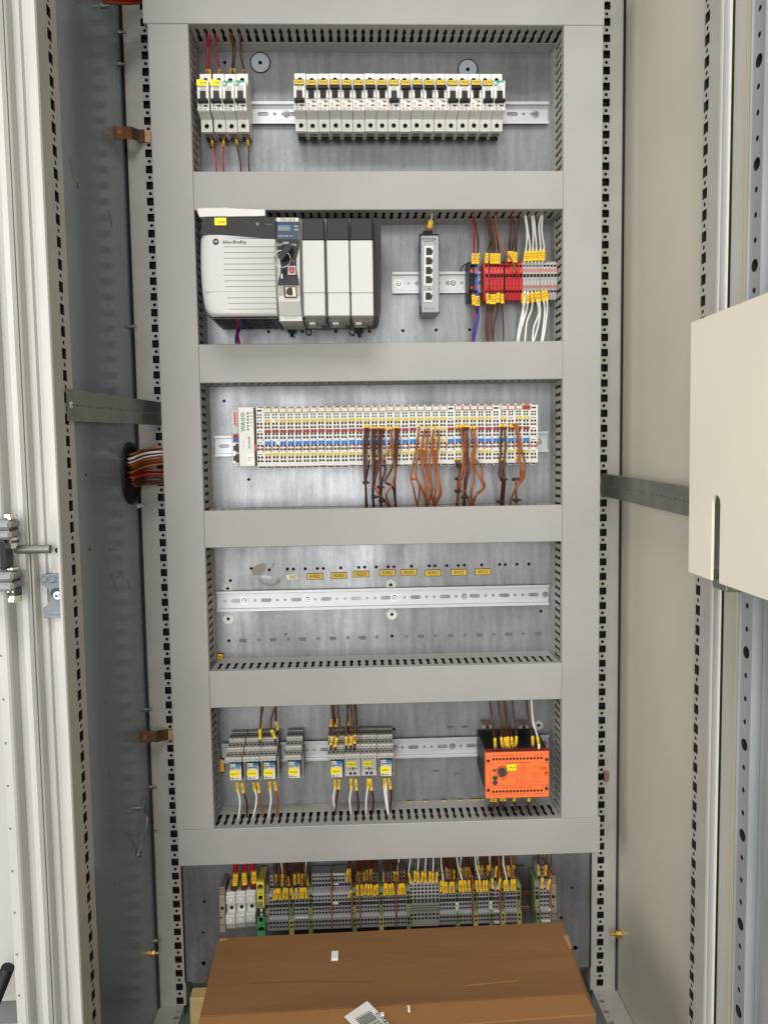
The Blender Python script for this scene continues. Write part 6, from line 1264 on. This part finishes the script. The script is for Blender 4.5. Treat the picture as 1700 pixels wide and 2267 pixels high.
for k, (x0, x1, lo) in enumerate(((152, 308, 118), (318, 476, 293), (485, 648, 470))):
    w0, w1 = PI(x0, 480, -.050).x, PI(x1, 480, -.050).x; t = thing('feed_terminal', f'big pale feed terminal under thick red cable, {nth(k)} from the left', 'terminal block', ((w0+w1)/2, -.03, zref-.02), 'big feed terminals')
    zu0, zu1 = PI(200, 555-k*6, -.050).z, PI(200, 412-k*10, -.050).z; zl0, zl1 = PI(200, 885-k*10, -.058).z, PI(200, 742-k*8, -.058).z
    b = MB(); b.box(w0, w1, -.050, -.006, zu0, zu1, c=.0008); b.box(w0, w1, -.046, -.006, zu1-.0005, zu1+.004, c=.0008); b.box(w0, w1, -.042, -.006, zl1, zu0); b.box(w0, w1-.0002, -.058, -.006, zl0, zl1, c=.0008); b.prism([(-.057, zl0+.001), (-.050, zl0-.012), (-.006, zl0-.012), (-.006, zl0+.001)], w0, w1, lambda y, z, x: (x, y, z)); b.box(w0+.008, w1-.001, -.040, -.010, zl0-.016, zl0-.011)
    part(b, 'body', ['term_beige'], t, world=True)
    for z_, Y in (((zu0+zu1)/2, -.050), ((zl0+zl1)/2, -.058)): b = MB(); xx = (w0+w1)/2; b.ring((xx, Y, z_), (0, -1, 0), .0047, .0005, 18, 5, m=1); b.cyl((xx, Y+.001, z_), (0, -1, 0), .0042, .0013, 18); part(b, 'clamp_screw', ['washer_pale', 'term_light'], t, world=True)
    zm = (zl1+zu0)/2; b = MB(); xx = w1-.0068; b.box(xx-.0058, w1-.001, -.0465, -.04, zm-.0085, zm+.0085, c=.0012); b.cyl((xx, -.0465, zm), (0, -1, 0), .0033, .0004, 16, m=1); part(b, 'test_socket', ['term_beige' if k == 0 else 'paper_white', 'hole_dark'], t, world=True)
    p0 = PI((x0+x1)/2+(40, 55, 75)[k], 325, -.038)
gx0, gx1 = PI(668, 500, -.056).x, PI(795, 500, -.056).x
t = thing('earth_terminal', 'big yellow over green earth terminal', 'earth terminal', ((gx0+gx1)/2, -.03, zref-.03))
def zI_(y, Y=-.056): return PI(730, y, Y).z
gc_ = (gx0+gx1)/2; b = MB(); fn = front(-.056); b.box(gx0, gx1, -.0455, -.006, zI_(1090), zI_(690), 2, c=.0006); b.box(gx0, gx1, -.0455, -.006, zI_(688), zI_(190), 0, c=.0006); b.box(gx0, gx1, -.0559, -.045, zI_(184), zI_(182)+.0006, 0); b.box(gx0, gx0+.0005, -.0559, -.045, zI_(1090), zI_(190), 2); b.box(gx1-.0005, gx1, -.0559, -.045, zI_(1090), zI_(190), 2)
b.hole((gx0, gx1, zI_(350), zI_(182)), circ(gc_, zI_(272), .0054, 16), fn, .010, 0, 0, 3); b.hole((gx0, gx1, zI_(610), zI_(350)), sqr(gc_, zI_(440), .0031, .0032), fn, .008, 0, 3, 3)
b.hole((gx0, gx1, zI_(870), zI_(755)), sqr(gc_, zI_(808), .0031, .0036), fn, .008, 2, 3, 3); b.hole((gx0, gx1, zI_(1090), zI_(870)), circ(gc_, zI_(980), .0056, 16), fn, .010, 2, 2, 3)
b.box(gc_-.0012, gc_+.0012, -.0564, -.055, zI_(375), zI_(358), 3); b.box(gx0, gx1, -.0558, -.050, zI_(752), zI_(612), 3); b.box(gc_-.001, gc_+.0025, -.0562, -.055, zI_(676), zI_(622), 4); b.box(gc_-.001, gc_+.0025, -.0562, -.055, zI_(746), zI_(702), 4)
b.box(gx0+.001, gx1-.003, -.0563, -.0555, zI_(600), zI_(505), 1); b.cyl((gc_, -.0562, zI_(885)), (0, -1, 0), .0011, .0004, 10, m=3)
part(b, 'body', ['earth_yellow', 'earth_olive', 'earth_green', 'hole_dark', 'paper_white'], t, world=True)
# rail of the bottom strip
t = thing('din_rail', 'copper-tinted mounting rail carrying the bottom terminal strip', 'rail', (.0, 0, zref)); xa, xb = PI(60, 660, -.012).x, at(*vl(1390, 780), -.012).x
rc = (at(*vl(800, 640), -.008).z+at(*vl(820, 1000), -.008).z)/2
for s in (1, -1): b = MB(); b.box(xa, xb, -.0090, -.0075, rc+s*.0145-.0035, rc+s*.0145+.0035, c=.0004); b.box(xa, xb, -.0085, -.001, rc+s*.0110-.0006, rc+s*.0110+.0006); part(b, 'brim', ['bus_copper'], t, world=True)
b = MB(); b.box(xa, xb, -.0022, -.0008, rc-.0115, rc+.0115); part(b, 'web', ['bus_copper'], t, world=True)
p = at(*vl(795, 815), -.0022); b = MB(); b.cyl(p, (0, -1, 0), .0072, .0012, 18); b.cyl(p, (0, -1, 0), .0046, .0042, 6, smooth=False); part(b, 'screw', ['zinc_dull'], t, world=True)
b = MB(); b.py(poly_xz(vl, [(600, 160), (775, 155), (785, 280), (835, 560), (680, 580), (600, 480)], -.006), -.008, -.001); p = at(*vl(700, 300), -.008); solo(b, 'rail_bracket', ['chassis_grey'], 'dark brown-grey bracket rising behind the copper-tinted rail', 'bracket', p)
b = MB(); p = at(*vi(735, 130), -.012); b.box(p.x-.006, p.x+.006, -.02, -.004, p.z-.012, p.z+.006, c=.001); solo(b, 'plastic_block', ['black_plastic'], 'black block above the big yellow and green earth terminal', 'block', p)
# wires of the bottom strip: (zoom, x at sleeve bottom, y top, y bottom, x at sleeve top, x at the duct, colour)
GBW = 'wires of the bottom terminal strip'; cnt = {}
BWQ = []
def bw(*a): BWQ.append(a)
def bw_build(z, x1, y1, x0, y0, xt, c, up, tx):
    Y = -.0565 if not up else -.040; nm = WC[c][1]; k = cnt.get((nm, up), 0); cnt[(nm, up)] = k+1
    ytop = {vi: -330, vj: -330, vk: -230, vl: -170}[z]
    s1 = .13261 if z in (vi, vj) else (.12658 if z is vk else .11453)
    e = at(*z(x1, y1), Y); Pm = [at(*z(xt, ytop), -.045), at(*z(xt*.8+x0*.2, ytop*.5+y0*.5), -.047), at(*z(x0, y0-18/s1*.1326), Y+.004), at(*z(x0*.6+x1*.4, y0*.6+y1*.4), Y+.0005), e, e+Vector((0, .004, -.004))]
    wire('terminal_wire', f'{nm} wire at the {"rear" if up else "front"} of the bottom strip, {nth(k)} {nm} from left', WC[c][0], Pm, .0012, [(at(*z(x0, y0), Y-.0015), at(*z(x1, y1), Y-.0005), .0038, tx)], GBW, 5, 3)
cyc = ['1-04', '1-05', '1-06', '42-1', '42-3', '13-7', '2-01', '2-02', '2-03', '3-11', '5-02', '4-17']
TI = [(vi, 957, 480, 967, 312), (vi, 1000, 470, 1008, 290), (vi, 1060, 472, 1040, 295), (vi, 1115, 462, 1130, 280), (vi, 1172, 465, 1172, 290), (vi, 1275, 458, 1240, 288), (vi, 1332, 456, 1325, 288), (vi, 1398, 452, 1402, 280), (vi, 1440, 450, 1438, 280), (vi, 1500, 448, 1478, 278),
      (vj, 770, 405, 762, 230), (vj, 838, 405, 836, 226), (vj, 888, 388, 905, 214), (vj, 946, 402, 950, 220), (vj, 998, 390, 992, 220), (vj, 1048, 410, 1052, 238), (vj, 1095, 382, 1095, 218), (vj, 1208, 395, 1222, 205), (vj, 1260, 390, 1252, 208), (vj, 1312, 396, 1304, 218), (vj, 1368, 388, 1345, 205), (vj, 1455, 388, 1462, 215), (vj, 1498, 386, 1498, 205), (vj, 1550, 380, 1532, 208), (vj, 625, 440, 658, 325)]
for i, (z, x1, y1, x0, y0) in enumerate(TI): bw(z, x1, y1, x0, y0, x0+random.uniform(-30, 30), 'b', False, cyc[i % 12])
TK = [(135+15, 355, 115, 182, 150, 'w', '49A-7'), (228, 330, 225, 150, 225, 'b', '5A-10'), (285, 358, 275, 165, 290, 'w', '49A-7'), (345, 340, 360, 160, 370, 'b', '4A-7'), (412, 355, 405, 178, 415, 'w', '6A-5'), (487, 345, 485, 160, 500, 'b', '4A-2'), (540, 352, 540, 182, 550, 'w', '49A-1'), (600, 340, 612, 172, 635, 'b', '5A-3')]
for x1, y1, x0, y0, xt, c, tx in TK: bw(vk, x1, y1, x0, y0, xt, c, False, tx)
TK2 = [(684, 512, 685, 328, 650, 'b'), (735, 540, 722, 345, 680, 'w'), (780, 530, 768, 348, 740, 'b'), (838, 530, 852, 346, 830, 'b'), (905, 530, 890, 346, 870, 'b'), (1015, 515, 1008, 325, 980, 'b'), (1072, 515, 1048, 312, 955, 'w'), (1122, 505, 1100, 320, 1090, 'b'), (1185, 505, 1168, 315, 1130, 'b'), (1318, 510, 1298, 322, 1240, 'b'), (1378, 515, 1355, 318, 1275, 'w'), (1432, 505, 1430, 322, 1420, 'b'), (1485, 505, 1480, 320, 1470, 'b')]
for i, (x1, y1, x0, y0, xt, c) in enumerate(TK2): bw(vk, x1, y1, x0, y0, xt, c, False, cyc[(i*5) % 12])
TL = [(182, 595, 170, 408, 150, 'b'), (292, 605, 328, 405, 290, 'o'), (415, 640, 412, 440, 330, 'b'), (475, 635, 448, 420, 380, 'w'), (548, 630, 556, 420, 540, 'o'), (602, 632, 604, 420, 540, 'o'), (1142, 590, 1138, 388, 1070, 'b'), (1250, 610, 1280, 422, 1310, 'd')]
for i, (x1, y1, x0, y0, xt, c) in enumerate(TL): bw(vl, x1, y1, x0, y0, xt, c, False, cyc[(i*7+2) % 12])
UP = [(vi, 985, 190, 985, 45, 'b'), (vi, 1085, 240, 1098, 42, 'w'), (vi, 1150, 185, 1156, 42, 'b'), (vi, 1200, 240, 1188, 90, 'b'), (vi, 1303, 220, 1303, 45, 'b'), (vi, 1366, 200, 1366, 32, 'b'), (vi, 1418, 230, 1424, 40, 'b'), (vi, 1520, 228, 1480, 28, 'w'), (vj, 580, 170, 605, -40, 'b'), (vj, 645, 165, 648, -45, 'b'), (vj, 772, 155, 770, 0, 'b'), (vj, 880, 150, 872, 0, 'b'), (vj, 930, 150, 920, -30, 'b'), (vj, 1000, 150, 985, -40, 'b'), (vj, 1205, 170, 1220, 20, 'b'), (vj, 1380, 155, 1388, 0, 'b'), (vj, 1436, 160, 1436, 0, 'w'),
      (vk, 775, 265, 768, 90, 'b'), (vk, 845, 290, 840, 120, 'b'), (vk, 905, 290, 906, 130, 'b'), (vk, 1038, 250, 1015, 80, 'w'), (vk, 1112, 262, 1112, 85, 'b'), (vk, 1178, 260, 1160, 85, 'b'), (vk, 1352, 250, 1335, 45, 'w'), (vk, 1425, 240, 1412, 62, 'b'), (vk, 1490, 232, 1498, 55, 'b'), (vk, 1540, 130, 1535, 42, 'w'), (vl, 232, 370, 255, 160, 'b'), (vl, 390, 300, 370, 90, 'w'), (vl, 490, 350, 478, 150, 'b'), (vl, 590, 205, 592, 150, 'o'), (vl, 1082, 330, 1068, 132, 'b'), (vl, 1200, 335, 1214, 140, 'd')]
for i, (z, x1, y1, x0, y0, c) in enumerate(UP): bw(z, x1, y1, x0, y0, x0+random.uniform(-25, 25), c, True, cyc[(i*5+1) % 12])
for a in sorted(BWQ, key=lambda a: a[0](a[1], a[2])[0]): bw_build(*a)
# plain wires filling the looms (no sleeve of their own in view)
fill = [(vi, x, 330) for x in (1010, 1040, 1130, 1175, 1260, 1320, 1400, 1450)]+[(vj, x, 240) for x in (735, 800, 850, 895, 960, 1010, 1060, 1100, 1240, 1290, 1340, 1470, 1510)]+[(vk, x, 350) for x in (740, 800, 870, 1090, 1140, 1440, 1500, 1600)]
for k, (z, x, y) in enumerate(fill):
    s = random.uniform(-25, 25); ytop = {vi: -330, vj: -330, vk: -230}[z]
    wire('terminal_wire', f'plain brown wire in the looms above the bottom strip, {nth(k)} from the left', 'wire_brown', [at(*z(x+s, ytop), -.04), at(*z(x+s*.5, ytop*.4+y*.4), -.036), at(*z(x, y), -.034), at(*z(x, y+140), -.05)], .0012, (), GBW, 5, 3)
for k, (xt, x0, x1, y0, y1, tx) in enumerate(((290, 320, 300, 28, 225, '1-L1'), (455, 455, 468, 15, 212, '2-L2'), (565, 620, 622, -10, 188, '3-L3'))):
    P = [at(*vi(xt, -330), -.045), at(*vi(xt+15, -150), -.044), at(*vi((x0+x1)/2, 100), -.040), at(*vi(x1-15, 260), -.040), at(*vi(x1-25, 360), -.036)]
    wire('feed_cable', f'thick red cable into the {nth(k)} big pale feed terminal', 'wire_red', P, .0044, [(at(*vi(x0, y0), -.046), at(*vi(x1, y1), -.046),   .0084, tx, 'sleeve_yellow', .9, .0056)], 'thick red feed cables', 10)
    a, c = at(*vi(x1-4, 226), -.041), at(*vi(x1-18, 345), -.036); b = MB(); b.cyl(a, c-a, .0054, (c-a).length, 12, r2=.0060); solo(b, 'heat_shrink', ['wire_brown'], f'dark brown heat-shrink end of the {nth(k)} thick red cable', 'sleeve', a, 'heat-shrink ends')
# ================================================================== cardboard box with labels
ZX = -.72
def PX(x, y): return atz(*vK(x, y), ZX)
A_, B_, C_, D_ = (atz(*q, ZX) for q in ((482, 2078), (1246, 2042), (1319, 2243), (430, 2310)))
fl = lambda k, e: A_.lerp(D_, k) if e == 0 else B_.lerp(C_, k)
t = thing('cardboard_box', 'brown cardboard box standing in the cabinet base below the terminals', 'box', Vector(((A_.x+B_.x)/2, -.28, -.999)))
b = MB(); b.pz([(A_.x, A_.y), (B_.x, B_.y), (C_.x, C_.y), (D_.x, D_.y)], -.999, ZX-.0035); part(b, 'body', ['cardboard'], t, world=True)
s0, s1 = atz(442, 2250, ZX), atz(1294, 2198, ZX)
b = MB(); b.pz([(A_.x+.0005, A_.y), (B_.x-.0005, B_.y), (s1.x-.0005, s1.y), (s0.x+.0005, s0.y)], -.723, -.720)
for k in range(1): pass
part(b, 'rear_flap', ['cardboard'], t, world=True)
b = MB(); b.pz([(s0.x, s0.y-.0006), (s1.x, s1.y-.0006), (C_.x, C_.y), (D_.x, D_.y)], -.7234, -.7214); part(b, 'front_flap', ['tape_brown'], t, world=True)
mat('crease_dark', '714820', .85); mat('crease_pale', 'a57c4c', .85)
for pts, mt_ in (([(300, 200), (520, 190), (760, 196), (760, 198), (520, 192.5), (300, 202)], 'crease_dark'), ([(1100, 208), (1300, 190), (1302, 192), (1100, 211)], 'crease_pale'),
        ([(180, 34), (215, 33), (205, 40), (183, 44)], 'crease_pale'), ([(1468, 22), (1484, 20), (1500, 70), (1492, 72)], 'crease_pale')):
    b = MB(); b.add([(q.x, q.y, -.7196) for q in (PX(x, y) for x, y in pts)], [tuple(range(len(pts)))]); part(b, 'crease_mark', [mt_], t, world=True)
lp_ = [(646, 328), (733, 268), (815, 350), (870, 410), (770, 455)]
P = [PX(x, y) for x, y in lp_]; b = MB(); b.add([p+Vector((0, 0, .0008)) for p in P], [(0, 1, 2, 3, 4)]); o = solo(b, 'barcode_label', ['paper_white'], 'white barcode label stuck askew on the cardboard box', 'label', P[0])
u = (PX(733, 268)-PX(646, 328)).normalized(); v = (PX(815, 350)-PX(733, 268)).normalized(); u = (u-v*u.dot(v)).normalized(); org = PX(646, 328)+Vector((0, 0, .0012)); Lu = (PX(733, 268)-PX(646, 328)).length
b = MB(); s = .011
for k in range(26):
    w_ = random.choice((.0007, .0011, .0016)); a0 = org+v*s+u*(Lu*.22); a1 = org+v*s+u*(Lu*.80); b.add([a0, a1, a1+v*w_, a0+v*w_], [(0, 1, 2, 3)]); s += w_+random.choice((.0008, .0012, .0018))
part(b, 'barcode', ['ink'], o, world=True, stuff=True)
text('6587010', .0085, 'ink', o, org+v*.034+u*(Lu*.90)+Vector((0, 0, .0002)), basis=(v, -u) if False else (-v, u), world=True)
for (x, y, w_, h_, nm, lb) in ((612, 100, 24, 32, 'plastic_tag', 'small ribbed white tag lying on the rear of the cardboard box'), (889, 299, 12, 22, 'paper_scrap', 'tiny white paper scrap lying near the front of the cardboard box'), (790, 320, 14, 12, 'paper_chip', 'tiny white chip beside the barcode label')):
    p, q = PX(x-w_/2, y-h_/2), PX(x+w_/2, y+h_/2); b = MB(); b.box(p.x, q.x, q.y, p.y, ZX+.0002, ZX+.0022, c=.0003)
    o = solo(b, nm, ['washer_pale'], lb, 'tag', p)
    if nm == 'plastic_tag':
        for k in range(3): xx = p.x+(q.x-p.x)*(k+.5)/3; b = MB(); b.box(xx-.0008, xx+.0008, q.y+.002, p.y-.001, ZX+.0022, ZX+.0030); part(b, 'rib', ['paper_white'], o, world=True)
p, q = at(*vK(72, 216), -.10), at(*vK(128, 300), -.10); b = MB(); b.box(p.x+.003, q.x+.01, -.125, -.10, -.998, p.z, c=.001); t = solo(b, 'wood_block', ['wood_pale'], 'pale wooden block beside the cardboard box at the lower left', 'block', p)
